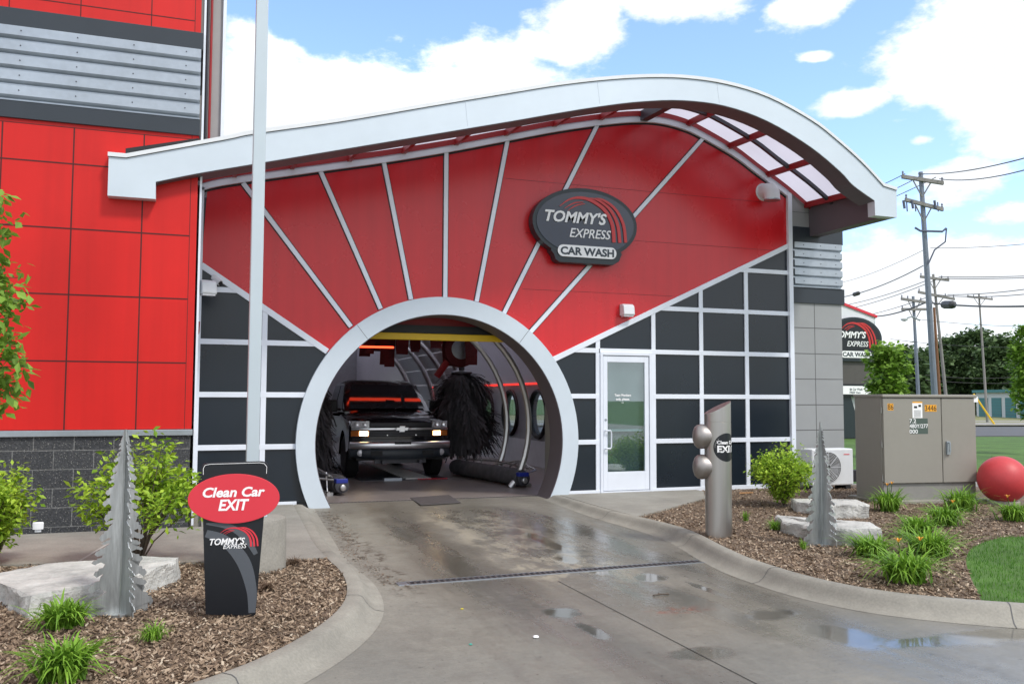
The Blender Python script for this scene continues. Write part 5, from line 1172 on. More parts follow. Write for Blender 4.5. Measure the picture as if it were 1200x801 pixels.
# slanted cut: lower on the left (towards -X), high on the right
V += [(RC*cos(2*pi*k/n), RC*sin(2*pi*k/n), 1.425+.075*cos(2*pi*k/n-R(-15))) for k in range(n)]
F_ = [(i*n+k, i*n+(k+1) % n, (i+1)*n+(k+1) % n, (i+1)*n+k) for i in range(5) for k in range(n)] + [tuple(range(5*n, 6*n))]
mb.add(V, F_); mb.build('post', 'stain', t, smooth=True, auto=25)
for zc in (1.10, .76):
    az_ = R(158)
    MT = Matrix.Translation((RC*.55*cos(az_), RC*.55*sin(az_), zc)) @ Matrix.Rotation(az_, 4, 'Z') @ Matrix.Rotation(R(90), 4, 'Y')
    mb = MB(); mb.lathe([(.118, -.04), (.124, .03), (.136, .075), (.140, .125), (.130, .172), (.105, .205), (.06, .226), (.01, .232)], 32, MT @ Matrix.Scale(.86, 4, (0, 0, 1))); h = mb.build('lamp_hood', 'stainhood', t, smooth=True)
# round sticker wrapped on the post
th0 = atan2(-(gy+CAM_D), -gx)            # azimuth facing the camera
cth = th0 + R(42); rs_ = .158
def wrap(u, v, rr=RC+.0012): a = cth + u/RC; return (rr*cos(a), rr*sin(a), .985+v)
mb = MB(); V = [wrap(0, 0)]; n = 40
for rr_ in (.25, .5, .75, 1.): V += [wrap(rs_*rr_*cos(2*pi*k/n), rs_*rr_*sin(2*pi*k/n)) for k in range(n)]
F_ = [(0, 1+k, 1+(k+1) % n) for k in range(n)] + [(1+i*n+k, 1+i*n+(k+1) % n, 1+(i+1)*n+(k+1) % n, 1+(i+1)*n+k) for i in range(3) for k in range(n)]
mb.add(V, F_); st_ = mb.build('sticker', 'signblack', t, smooth=True)
mb = MB(); put_text(mb, 'Clean Car', -.118, .038, .036, .235, weight=.03, fn=lambda x, z: wrap(x, z, RC+.0026)); put_text(mb, 'EXIT', -.115, -.052, .07, .225, weight=.035, fn=lambda x, z: wrap(x, z, RC+.0026)); mb.build('lettering', 'signwhite', st_)

# ------------------------------------------------------------------ metal tree sculptures
def fin(r_, H, w0, side_teeth):
    """jagged half outline (x>=0): drooping branch lobes, tier by tier"""
    P = [(0, 0), (w0*1.0, -.01), (w0*.97, .05)]; z = .06
    while z < H*.95:
        f = 1-z/H; wv = w0*(f**.80)*r_.uniform(.86, 1.12) + .012
        th = (.045+.085*r_.random()**1.6)*(.5+.6*f); g = r_.uniform(.45, .84); wv *= r_.uniform(.88, 1.1)
        P += [(wv*g, z-th*.02), (wv*(g+.14), z-th*.16), (wv*.93, z-th*.30), (wv*1.06, z-th*.05), (wv*.99, z+th*.22), (wv*.88, z+th*.27), (wv*.86, z+th*.45), (wv*.70, z+th*.50), (wv*(g-.04), z+th*.78)]
        z += th
    P += [(.010, H), (0, H)]; return P
def sculpture(label, loc, H, fins, seed):
    t = thing('metal_tree_sculpture', label, 'sculpture', loc, 0, 'cut steel tree sculptures'); r_ = random.Random(seed)
    for a, w0 in fins:
        m = MB(); P = fin(r_, H, w0, 1); m.prism(P, -.003, .003, 'Y', Matrix.Rotation(R(a), 4, 'Z')); m.build('steel_fin', 'stainraw', t)
    m = MB(); m.tube([(0, 0, -.05), (0, 0, H+.02)], .011, 8); m.build('spine', 'stainraw', t); m = MB(); m.lathe([(.10, -.01), (.10, .008)], 16); m.build('foot_plate', 'stainraw', t); return t
gx, gy = G(141, 718, ZB); sculpture('jagged cut steel tree sculpture in front of the flat left boulder', (gx, gy, ZB), 1.27, [(196, .215), (-62, .20), (20, .19), (118, .18)], 2)
gx, gy = G(964, 637, ZB); sculpture('jagged cut steel tree sculpture in front of the two right boulders', (gx, gy, ZB), 1.26, [(183, .235), (2, .185), (-84, .20), (98, .18)], 6)

# ------------------------------------------------------------------ boulders
def boulder(label, corners, z1, seed, tilt=0., z1b=None):
    """slab stone from a footprint, subdivided and roughened"""
    bm = bmesh.new(); n = len(corners); z1b = z1b or [z1]*n
    cx_ = sum(c[0] for c in corners)/n; cy_ = sum(c[1] for c in corners)/n
    lo = [bm.verts.new((x-cx_, y-cy_, -.08)) for x, y in corners]; hi = [bm.verts.new(((x-cx_)*.965, (y-cy_)*.94, z1b[i])) for i, (x, y) in enumerate(corners)]
    bm.faces.new(hi); bm.faces.new(lo[::-1])
    for i in range(n): bm.faces.new((lo[i], lo[(i+1) % n], hi[(i+1) % n], hi[i]))
    bmesh.ops.triangulate(bm, faces=bm.faces)
    for _ in range(5):
        es = [e for e in bm.edges if e.calc_length() > .05]
        if not es: break
        bmesh.ops.subdivide_edges(bm, edges=es, cuts=1); bmesh.ops.triangulate(bm, faces=[f for f in bm.faces if len(f.verts) > 4])
    bm.normal_update()
    for v in bm.verts:
        q = v.co*1.0 + Vector((seed*3.1, 0, 0)); d = noise.noise(q*4)*.035 + noise.noise(q*11)*.014 + noise.noise(q*26)*.006
        cell = noise.noise(Vector((q.x*7, q.y*7, q.z*3)))*.02
        side = 1-abs(v.normal.z); st = (math.floor((noise.noise(q*5)+q.z*3)*5)/5-.0)*.035; v.co += v.normal*(d*(.22+.5*side)+cell*side*.6) + Vector((v.normal.x, v.normal.y, 0))*st*side
    me = bpy.data.meshes.new('boulder'); bm.to_mesh(me); bm.free(); me.materials.append(M['stone'])
    me.polygons.foreach_set('use_smooth', [True]*len(me.polygons)); me.set_sharp_from_angle(angle=R(11))
    o = bpy.data.objects.new('boulder', me); C.objects.link(o); o.location = (cx_, cy_, ZB); return tag(o, label, 'boulder', 'limestone slabs in the beds')
boulder('long flat limestone slab behind the left metal tree', [(-1.52, -5.15), (-1.02, -6.15), (-.72, -5.95), (-.14, -5.30), (-.04, -4.95), (-.35, -4.72), (-1.1, -4.80)], .16, 1, z1b=[.14, .15, .16, .17, .17, .16, .15])
def slab_pts(front, dx, dy): f = [G(*q) for q in front]; return f + [(x+dx, y+dy) for x, y in reversed(f)]
boulder('front limestone slab with a slanting broken face behind the right metal tree', slab_pts([(915, 622), (958, 635), (1037, 642)], .22, .42), .26, 2, z1b=[.12, .15, .19, .20, .17, .13])
boulder('back limestone slab with rounded top left of the cabinet', slab_pts([(934, 599), (975, 606), (1019, 606)], .2, .42), .24, 3, z1b=[.13, .15, .17, .18, .16, .13])

# ------------------------------------------------------------------ plants
def leaf_cloud(pts, size, r_, droop=.3, aspect=.5, updir=.5):
    vs, fs, rn = [], [], []
    for p in pts:
        s = size*r_.uniform(.65, 1.3); d = Vector((r_.gauss(0, 1), r_.gauss(0, 1), r_.gauss(0, .5)-droop)).normalized(); up = Vector((r_.gauss(0, .5), r_.gauss(0, .5), 1)).normalized()
        sd_ = d.cross(up); 
        if sd_.length < .01: continue
        sd_.normalize(); nn = sd_.cross(d); q = Vector(p); b0 = len(vs)
        vs += [tuple(q), tuple(q+d*s*.5+sd_*s*aspect*.5+nn*s*.06), tuple(q+d*s), tuple(q+d*s*.5-sd_*s*aspect*.5+nn*s*.06)]
        fs += [(b0, b0+1, b0+2), (b0, b0+2, b0+3)]; k = r_.random(); rn += [k, k]
    return vs, fs, rn
def shrub(label, loc, w_, h, n_stem, n_leaf, size, seed, mt='leaf_lime', group='lime green shrubs', base=.12, cat='shrub', name='shrub'):
    t = thing(name, label, cat, loc, 0, group); r_ = random.Random(seed); m = MB(); pts = []
    for k in range(n_stem):
        a = r_.uniform(0, 2*pi); el_ = r_.uniform(.05, 1.); L = h*r_.uniform(.7, 1.)*(.70+.3*(1-el_)); rad = w_*.5*sqrt(el_)
        P = [Vector((0, 0, 0)), Vector((rad*.25*cos(a), rad*.25*sin(a), L*.35)), Vector((rad*.7*cos(a+.2), rad*.7*sin(a+.2), L*.7)), Vector((rad*cos(a+.3), rad*sin(a+.3), L*(.98-.12*el_)))]
        m.tube(P, [.010, .007, .005, .002], 5)
        Q = smooth_path(P, 6)
        for _ in range(n_leaf):
            u = r_.uniform(base, 1)**.7; i = min(int(u*(len(Q)-1)), len(Q)-2); q = Q[i].lerp(Q[i+1], u*(len(Q)-1)-i); sp = .035+.17*w_*(1-abs(u-.7))*r_.random()
            d = Vector((r_.gauss(0, 1), r_.gauss(0, 1), r_.gauss(0, .8))).normalized(); pts.append(q+d*sp)
    m.build('stems', 'bark', t); vs, fs, rn = leaf_cloud(pts, size, r_); raw_mesh('foliage', vs, fs, mt, t, rnd=rn); return t
gx, gy = G(915, 592); shrub('dense round lime green shrub beside the steel pedestal', (gx+.05, gy, ZB), .95, .93, 64, 120, .055, 1)
gx, gy = G(160, 660); shrub('loose lime green shrub behind the left metal tree', (gx+.03, gy-.12, ZB), 1.0, 1.22, 30, 95, .072, 2, base=.42)
gx, gy = G(-4, 664); shrub('lime green shrub at the left edge of the picture', (gx-.03, gy, ZB), .85, .95, 38, 105, .065, 3, base=.25)
gx, gy = G(181, 618); shrub('tiny green seedling at the foot of the block wall', (gx+.0, gy+.05, ZB), .16, .26, 6, 14, .035, 5, base=.5, mt='leaf_mid', group='weeds in the beds', cat='plant', name='seedling')
def clump(label, loc, r0, h, n, seed, flowers=(), mt='blade', wd=.010, group='daylily clumps in the beds', name='daylily'):
    t = thing(name, label, 'plant', loc, 0, group); r_ = random.Random(seed); vs, fs, rn = [], [], []
    for k in range(n):
        a = r_.uniform(0, 2*pi); L = h*r_.uniform(.75, 1.35); out_ = r_.uniform(.15, 1.)*r0; bend = r_.uniform(.3, 1.15); w_ = wd*r_.uniform(.6, 1.2); bx, by = r_.gauss(0, r0*.16), r_.gauss(0, r0*.16)
        side = Vector((-sin(a), cos(a), 0)); b0 = len(vs); kk_ = r_.random()
        for j in range(6):
            s = j/5; rr = out_*s**1.25*1.1; z = L*(s-.80*bend*s*s*s) ; q = Vector((bx+cos(a)*rr, by+sin(a)*rr, z)); ww = w_*(1-s**2.2)+.0006
            vs += [tuple(q-side*ww), tuple(q+side*ww)]
        for j in range(5): fs.append((b0+2*j, b0+2*j+1, b0+2*j+3, b0+2*j+2)); rn.append(min(1, kk_*.8+.2*j/4))
    raw_mesh('blades', vs, fs, mt, t, rnd=rn)
    for (dx, dy, z) in flowers:
        m = MB(); m.tube([(dx*.3, dy*.3, 0), (dx, dy, z)], .004, 5); st = m.build('flower_stem', 'leaf_mid', t); m = MB()
        for q in range(6):
            a = q*pi/3; m.add([(dx, dy, z-.01), (dx+.02*cos(a-.4), dy+.02*sin(a-.4), z+.02), (dx+.042*cos(a), dy+.042*sin(a), z+.028), (dx+.02*cos(a+.4), dy+.02*sin(a+.4), z+.02)], [(0, 1, 2, 3)])
        m.build('flower', 'orange', st)
    return t
CL = [(74, 738, .23, .21, 230, (), 'grassy green clump left of the left metal tree, the upper of two'), (75, 800, .24, .25, 240, (), 'tall grassy green clump at the lower left corner of the bed'),
      (1041, 602, .30, .34, 230, ((-.1, -.1, .36), (-.04, -.12, .38)), 'daylily with two orange flowers beside the cabinet front corner'), (1022, 655, .30, .24, 230, (), 'low grassy clump right below the front boulder'),
      (1062, 684, .36, .30, 300, ((-.12, -.05, .34), (.16, .0, .33)), 'daylily with two orange buds nearest the right kerb'), (1088, 654, .36, .28, 300, (), 'wide grassy clump in the middle of the right bed'),
      (1075, 632, .32, .27, 240, (), 'grassy clump behind the middle one, right of the front boulder'), (1108, 618, .34, .27, 240, ((0, -.12, .28),), 'grassy clump with an orange bud in front of the cabinet'), (1127, 601, .36, .34, 260, (), 'tall grassy clump before the right corner of the cabinet'),
      (1188, 613, .30, .26, 220, ((-.15, -.05, .3), (.1, -.1, .24)), 'daylily clump with reddish buds in front of the red sphere')]
for i, (x, y, r0, h, n, fl, lab) in enumerate(CL):
    gx, gy = G(x, y-4); clump(lab, (gx, gy, ZB), r0*1.15, h*1.08, int(n*1.15), 20+i, fl)
for i, (x, y, r0, h, n, lab) in enumerate([(180, 752, .13, .14, 110, 'small fine grass tuft right of the left metal tree'), (908, 622, .15, .15, 130, 'small fine grass tuft beside the front boulder left end'), (942, 645, .07, .12, 60, 'tiny thin grass tuft before the right metal tree'), (874, 612, .09, .17, 50, 'thin grass tuft right of the steel pedestal')]):
    gx, gy = G(x, y-2); clump(lab, (gx, gy, ZB), r0, h, n, 50+i, (), 'blade', .003, 'grass tufts in the beds', 'grass_tuft')
for i, (x, y, lab) in enumerate([(313, 690, 'dry brown tuft right of the exit sign'), (345, 660, 'dry brown tuft near the sidewalk edge')]):
    gx, gy = G(x, y); clump(lab, (gx, gy, ZB), .12, .07, 120, 60+i, (), 'deadplant', .0025, 'dry tufts in the left bed', 'dry_tuft')
gx, gy = G(1158, 575); clump('tall thin grass behind the red sphere', (gx, gy, ZB), .25, .62, 90, 71, (), 'leaf_mid', .004, 'grass tufts in the beds', 'tall_grass')

# trees: trunk, limbs and leaf clumps
def tree(label, loc, H, crown_w, z0, n_cl, n_leaf, leaf, seed, mt, group=None, trunk_r=.08, name='tree', clump_r=.5, squash=1., wobble=.5):
    t = thing(name, label, 'tree', loc, 0, group); r_ = random.Random(seed); m = MB()
    m.tube([(0, 0, -.2), (.02*H*.1, 0, H*.4), (0, .03, H*.9)], [trunk_r, trunk_r*.7, trunk_r*.15], 8); cen = []
    for k in range(n_cl):
        u = r_.random(); z = z0+(H-z0)*u; rad = crown_w/2*sqrt(max(0.03, 1-(2*u-.85)**2*.75))*sqrt(r_.random()); a = r_.uniform(0, 2*pi); c = Vector((rad*cos(a), rad*sin(a), z*(1-.03*r_.random()))); cen.append(c)
        if k % 2 == 0: m.tube([(0, 0, max(z0*.6, z-rad*.8)), (c.x*.5, c.y*.5, (z+max(z0*.6, z-rad*.8))/2+.05), tuple(c)], [trunk_r*.3, trunk_r*.2, trunk_r*.06], 5)
    m.build('trunk', 'bark', t); pts = []
    for c in cen:
        s = clump_r*r_.uniform(.6, 1.25)
        for _ in range(n_leaf):
            d = Vector((r_.gauss(0, 1), r_.gauss(0, 1), r_.gauss(0, .75*squash))).normalized()*s*(r_.random()**.45); pts.append(c+d)
    vs, fs, rn = leaf_cloud(pts, leaf, r_, .2, .75); raw_mesh('crown', vs, fs, mt, t, rnd=rn); return t
# near tree whose outer twigs enter the frame at the left edge
t = thing('near_tree', 'leafy green tree branch reaching in at the left edge before the red wall', 'tree', (-1.95, -7.0, ZB)); r_ = random.Random(12); m = MB(); pts = []
m.tube([(0, 0, -.1), (.02, 0, 1.2), (-.03, .02, 2.4), (0, 0, 3.6)], [.06, .05, .035, .01], 8)
DT = -7.0+CAM_D
def tw(x, y, dy=0.): d = sight(x, y); t_ = (DT+dy)/d.y; return Vector((d.x*t_+1.95, dy, d.z*t_+CAM_H-ZB))
for (x, y) in [(14, 262), (8, 300), (26, 325), (30, 352), (16, 372), (24, 405), (30, 428), (12, 440), (20, 462), (4, 455), (3, 232), (0, 410), (0, 340), (6, 385), (-15, 300), (-20, 360), (-25, 420), (-40, 250), (-50, 330), (-60, 400), (-45, 200), (-80, 260), (-75, 450), (-30, 150)]:
    e = tw(x-2, y, r_.uniform(-.15, .2)); s = Vector((0, 0, max(.8, e.z-.35))); P = [s, s.lerp(e, .5)+Vector((0, 0, .12)), e]; m.tube(P, [.010, .006, .002], 5); Q = smooth_path(P, 6)
    for _ in range(150):
        i = r_.randint(3, len(Q)-2); q = Q[i].lerp(Q[i+1], r_.random()); pts.append(q+Vector((r_.gauss(0, .05), r_.gauss(0, .06), r_.gauss(0, .055))))
m.build('trunk', 'bark', t); vs, fs, rn = leaf_cloud(pts, .075, r_, .8, .55); raw_mesh('crown', vs, fs, 'leaf_maple', t, rnd=rn)

def dist_pt(x, D_): d = sight(x, 466); h = Vector((d.x, d.y, 0)).normalized(); v = h*D_; return v.x, v.y-CAM_D
def z_at(x, y, D_):
    d = sight(x, y); return CAM_H + d.z*D_/hypot(d.x, d.y)
def wid(px, D_): return px/F_PX*D_*.9
# background trees beyond the road
TR = [(1040, 30, 460, 400, 44, 'leaf_maple', 'young bright green maple beside the pylon sign', 60, 90, .15, .45), (1205, 34, 470, 380, 30, 'leaf_maple', 'bright green young tree at the right edge of the picture', 50, 90, .15, .45)]
for (x, D_, yb, yt, wpx, mt, lab, nc, nl, lf, cr) in TR:
    X, Y = dist_pt(x, D_); zt_ = z_at(x, yt, D_)+.3; tree(lab, (X, Y, -.3), zt_, wid(wpx, D_), zt_*.28, nc, 55, lf*1.1, int(x), mt, 'young trees on the lawn', .05, 'maple_tree', cr*.8)
FT = [(1062, 88, 414, 40, 'dark tree right behind the young maple'), (1092, 120, 415, 46, 'dark tree behind the grey utility pole'), (1118, 125, 398, 50, 'dark tree left of the tallest far crown'), (1142, 122, 391, 56, 'tallest dark crown of the far tree row'), (1172, 118, 398, 50, 'dark tree right of the tallest far crown'), (1200, 120, 410, 50, 'dark tree in the far row at the right edge'),
      (1105, 140, 420, 60, 'hazy dark tree low in the far row, left part'), (1155, 142, 412, 60, 'hazy dark tree low in the far row, right part'), (1038, 95, 428, 30, 'dark tree left end of the far row'), (1230, 110, 405, 60, 'dark tree beyond the right edge of the far row')]
for i, (x, D_, yt, wpx, lab) in enumerate(FT):
    X, Y = dist_pt(x, D_); zt_ = z_at(x, yt, D_)+.3; tree(lab, (X, Y, -.3), zt_, wid(wpx, D_)*1.15, zt_*.08, 70, 110, .55, 100+i, 'leaf_dark', 'far row of dark trees', .3, 'broadleaf_tree', 1.25)

# ------------------------------------------------------------------ cabinet, AC unit, sphere, pipe cap
c0, c1 = G(1037, 589), G(1146.5, 586.5); cw = hypot(c1[0]-c0[0], c1[1]-c0[1]); ca_ = atan2(c1[1]-c0[1], c1[0]-c0[0])
t = thing('transformer_cabinet', 'beige grey electrical cabinet with yellow numbers behind the daylilies', 'cabinet', (c0[0], c0[1], ZB), ca_); CH = 1.60; CDp = .72
mb = MB(); mb.box(-.08, cw+.10, -.10, CDp+.1, -.1, .035); mb.build('concrete_pad', 'kerb', t, bevel=.01)
mb = MB(); mb.box(.0, cw, .05, CDp, .035, CH-.04); mb.build('body', 'cabinet', t, bevel=.006)
mb = MB(); mb.box(.01, cw-.01, .035, .05, .035, .27); mb.build('plinth', 'cabdark', t)
mb = MB(); mb.prism([(-.015, CH-.045), (cw+.015, CH-.045), (cw+.015, CH-.0), (-.015, CH-.0)], -.02, CDp+.02); mb.build('lid', 'cabinet', t, bevel=.01)
dv = cw*.625
mb = MB(); mb.box(.008, dv-.006, 0, .048, .285, CH-.055); mb.build('door', 'cabinet', t, bevel=.006)
mb = MB(); mb.box(dv+.006, cw-.008, 0, .048, .285, CH-.055); d2 = mb.build('door', 'cabinet', t, bevel=.006)
mb = MB(); mb.box(dv+.06, dv+.12, -.025, 0, .70, .90); mb.tube([(dv+.085, -.02, .88), (dv+.085, -.06, .88), (dv+.085, -.065, .74)], .012, 8); mb.build('handle', 'galv', d2, bevel=.004)
mb = MB()
for z in (.36, .85, 1.36): mb.tube([(-.008, .03, z-.045), (-.008, .03, z+.045)], .012, 8)
mb.build('hinge', 'cabdark', t)
def cu(x, y):      # photo position on the cabinet door to local metres
    d = sight(x, y); nrm = Vector((-sin(ca_), cos(ca_), 0)); o0 = Vector((c0[0], c0[1]+CAM_D, ZB-CAM_H)); t_ = o0.dot(nrm)/d.dot(nrm); q = d*t_-o0; return q.dot(Vector((cos(ca_), sin(ca_), 0))), q.z
def rect(mb, x0, y0, x1, y1, y=-.0015): a, b = cu(x0, y0), cu(x1, y1); mb.box(a[0], b[0], y, 0, b[1], a[1])
mb = MB(); rect(mb, 1040, 472.5, 1047, 480.5); nt1 = mb.build('number_tag', 'orangestick', t)
mb = MB(); rect(mb, 1083.5, 474, 1097.5, 482); nt2 = mb.build('number_tag', 'orangestick', t)
mb = MB(); a = cu(1040.5, 480); b = cu(1046.7, 473); put_text(mb, '86', a[0], a[1]+.005, b[1]-a[1]-.006, b[0]-a[0], weight=.0, y=-.0028); mb.build('number_print', 'seal', nt1); mb = MB()
a = cu(1084, 481.5); b = cu(1097, 474.5); put_text(mb, '3446', a[0], a[1]+.005, b[1]-a[1]-.006, b[0]-a[0], weight=.0, y=-.0028); mb.build('number_print', 'seal', nt2); mb = MB()
a = cu(1071, 474.5); b = cu(1078, 473)
mb.box(a[0], cu(1074.5, 470)[0], -.0032, -.0016, cu(1073, 478)[1], cu(1073, 475.5)[1]); mb.box(cu(1076, 470)[0], cu(1079, 470)[0], -.0032, -.0016, cu(1077, 476.5)[1], cu(1077, 474)[1]); mb.build('warning_print', 'seal', t)
mb = MB(); rect(mb, 1069, 472, 1081, 489.5); mb.build('warning_label', 'signwhite', t)
mb = MB(); rect(mb, 1141, 464.5, 1146, 471); mb.build('white_sticker', 'signwhite', t)
mb = MB(); rect(mb, 1069.3, 470.3, 1080.8, 472, -.0018); mb.build('orange_header', 'orangestick', t)
mb = MB()
for k in range(7): a, b = cu(1071, 480.5+k*1.2), cu(1079, 480.9+k*1.2); mb.box(a[0], b[0], -.003, -.0016, b[1], a[1])
mb.build('label_print', 'tileseam', t)
mb = MB(); rect(mb, 1066, 490, 1087.5, 508); mb.build('rating_tag', 'greenstick', t)
mb = MB()
for s_, y_, x1 in (('7.2', 495.5, 1073.5), ('480Y/277', 501.5, 1087.5), ('000', 507.8, 1075.5)):
    a = cu(1065.8, y_); put_text(mb, s_, a[0], a[1]+.004, .058, cu(x1, y_)[0]-a[0], weight=.01, y=-.003)
mb.build('rating_print', 'signwhite', t)

gx, gy = G(978, 568)
t = thing('air_conditioner', 'white outdoor air conditioning unit at the foot of the grey pier', 'air conditioner', (9.90, -.62, ZB-.0), R(0))
AW, AH = .86, .62
mb = MB(); mb.box(0, AW, 0, .32, .06, .06+AH); mb.build('case', 'white', t, bevel=.02)
mb = MB(); mb.box(.05, .15, .02, .3, -.02, .06); mb.box(AW-.15, AW-.05, .02, .3, -.02, .06); mb.build('foot', 'seal', t)
fc = (.33, .06+AH/2)
mb = MB(); mb.lathe([(.26, 0), (.26, .006), (.05, .008)], 36, Matrix.Translation((fc[0], -.001, fc[1])) @ Matrix.Rotation(R(90), 4, 'X')); mb.build('fan_recess', 'tileseam', t)
mb = MB()
for k in range(10): mb.tube([(fc[0]+(.04+.024*k)*cos(2*pi*j/28), -.016, fc[1]+(.04+.024*k)*sin(2*pi*j/28)) for j in range(29)], .0035, 4, False)
for k in range(8): mb.tube([(fc[0]+.04*cos(k*pi/4), -.017, fc[1]+.04*sin(k*pi/4)), (fc[0]+.265*cos(k*pi/4), -.017, fc[1]+.265*sin(k*pi/4))], .004, 4)
mb.build('fan_guard', 'white', t)
mb = MB()
for k in range(3):
    a = k*2*pi/3; mb.add([(fc[0]+.03*cos(a), -.009, fc[1]+.03*sin(a)), (fc[0]+.22*cos(a-.5), -.0095, fc[1]+.22*sin(a-.5)), (fc[0]+.23*cos(a+.3), -.012, fc[1]+.23*sin(a+.3))], [(0, 1, 2)])
mb.build('fan_blade', 'wallgrey', t)
mb = MB(); mb.box(.66, .78, -.003, 0, .575, .59); mb.build('maker_plate', 'signred', t)
mb = MB(); mb.box(AW-.03+.0, AW+.25, .1, .22, .1, .3); mb.build('valve_cover', 'seal', t, bevel=.01)

gx, gy = G(1184, 590); RS = .345
t = thing('red_sphere', 'big faded red concrete ball beside the cabinet', 'ball', (gx, gy+.12, ZB))
mb = MB(); mb.lathe([(.001, 0)] + [(RS*sin(a_), RS-RS*cos(a_)) for a_ in [R(8+164*k/22) for k in range(23)]] + [(.001, 2*RS)], 48); mb.build('ball', 'redball', t, smooth=True, auto=60)
mb = MB(); mb.lathe([(.22, -.05), (.22, .03), (.19, .04)], 24); mb.build('footing', 'kerb', t)

gx, gy = G(45, 622.5); t = thing('pipe_cap', 'short white pipe cap on the sidewalk by the block wall', 'pipe cap', (gx, gy+.03, ZB))
mb = MB(); mb.lathe([(.072, 0), (.072, .035)], 24); mb.build('pipe', 'white', t, smooth=True); mb = MB(); mb.lathe([(.084, .03), (.086, .105), (.078, .112), (.01, .113)], 24); mb.build('cap', 'signwhite', t, smooth=True)
gx, gy = G(873, 578); mb = MB(); mb.prism([(0, 0), (.28, .03), (.30, .07), (.05, .08)], 0, .015, 'Z'); o = mb.build('mulch_stick', mat('fresh_wood', (.42, .22, .09), .8, var=.2)); o.location = (gx-.1, gy, ZB); tag(o, 'small orange brown stick on the mulch behind the pedestal', 'stick')

# ------------------------------------------------------------------ road and far side
GZ = -.30
def strip_px(name, y0, y1, z, m):      # band of ground running across, parallel to the street behind the lot
    dirn = Vector((cos(R(-12)), sin(R(-12)), 0))
    def line(y): X, Y = G(1150, y, GZ); return Vector((X, Y, 0))
    a, b = line(y0), line(y1); P = [a-dirn*120, a+dirn*260, b+dirn*260, b-dirn*120]
    mb = MB(); mb.prism([(p.x, p.y) for p in P], z-.05, z, 'Z'); return struct(mb.build(name, m))
strip_px('road', 511, 500, GZ+.02, 'asphalt'); strip_px('far_pavement', 499.5, 496.5, GZ+.12, 'kerb'); strip_px('verge', 496, 487, GZ+.05, 'drygrass'); strip_px('far_grass', 486.5, 482.5, GZ+.06, 'grassland')
strip_px('gravel_patch', 494.5, 493, GZ+.056, 'kerb')
# storage units
X0, Y0_ = dist_pt(1144, 108); X1, Y1_ = dist_pt(1275, 88)
a_ = atan2(Y1_-Y0_, X1-X0); L = hypot(X1-X0, Y1_-Y0_)
t = thing('storage_building', 'long low white storage building with teal doors beyond the road', 'building', (X0, Y0_, -.3), a_); HH = 2.55
mb = MB(); mb.box(0, L, 0, 8, 0, HH); mb.build('wall', 'palewall', t)
mb = MB(); mb.box(-.2, L+.2, -.35, 8.2, HH, HH+.28); mb.build('roof', 'teal', t)
k = .7; i = 0
while k < L-3:
    mb = MB(); mb.box(k, k+2.2, -.05, 0, 0, 2.0); dr = mb.build('roll_door', 'teal', t)
    mb = MB()
    for q in range(6): mb.box(k, k+2.2, -.062, -.05, .3+q*.3, .32+q*.3)
    mb.build('door_rib', 'charcoal', dr); k += 3.1
# utility poles
def upole(label, x, D_, ytop, lean_px, arms, mt='wood', r=.10, extra=()):
    X, Y = dist_pt(x, D_); t = thing('utility_pole', label, 'utility pole', (X, Y, -.3), 0, 'utility poles along the road'); H = z_at(x, ytop, D_)+.3; lx = lean_px/F_PX*D_
    rt2 = Vector((_rt.x, _rt.y, 0)).normalized(); tip = rt2*lx
    mb = MB(); mb.tube([(0, 0, -.3), (tip.x*.5, tip.y*.5, H*.5), (tip.x, tip.y, H)], [r, r*.85, r*.65], 10); mb.build('post', mt, t, smooth=True)
    for (ya, half, deg, dz) in arms:
        za = z_at(x, ya, D_)+.3; f = za/H; c = tip*f; hw = half/F_PX*D_; d = rt2*hw
        mb = MB(); v = Vector((-rt2.y, rt2.x, 0))*.06
        p, q = c-d-v*2, c+d-v*2
        mb.add([tuple(p+v+Vector((0, 0, za+dz))), tuple(q+v+Vector((0, 0, za-dz))), tuple(q-v+Vector((0, 0, za-dz))), tuple(p-v+Vector((0, 0, za+dz))), tuple(p+v+Vector((0, 0, za+dz-.13))), tuple(q+v+Vector((0, 0, za-dz-.13))), tuple(q-v+Vector((0, 0, za-dz-.13))), tuple(p-v+Vector((0, 0, za+dz-.13)))], [(0,1,2,3),(7,6,5,4),(0,4,5,1),(1,5,6,2),(2,6,7,3),(3,7,4,0)])
        for s in (-.45, .45): mb.tube([tuple(c+d*s-v*2+Vector((0, 0, za-.1))), tuple(c-v+Vector((0, 0, za-.7)))], .025, 5)
        ar = mb.build('crossarm', mt if mt == 'wood' else 'wood', t)
        mb = MB()
        for s in (-.95, -.5, .5, .95) if deg else (-.95, .95): mb.lathe([(.02, 0), (.04, .03), (.02, .07), (.04, .10), (.02, .15)], 8, Matrix.Translation(c+d*s-v*2+Vector((0, 0, za-dz*s))))
        mb.build('insulator', 'ceram', ar)
    return t, H, tip
P1, H1, tip1 = upole('tallest grey and weathered utility pole with two crossarms', 1098, 36, 201, -11, [(209, 22, 0, .12), (238, 20, 0, .18)], 'polegrey', .125)
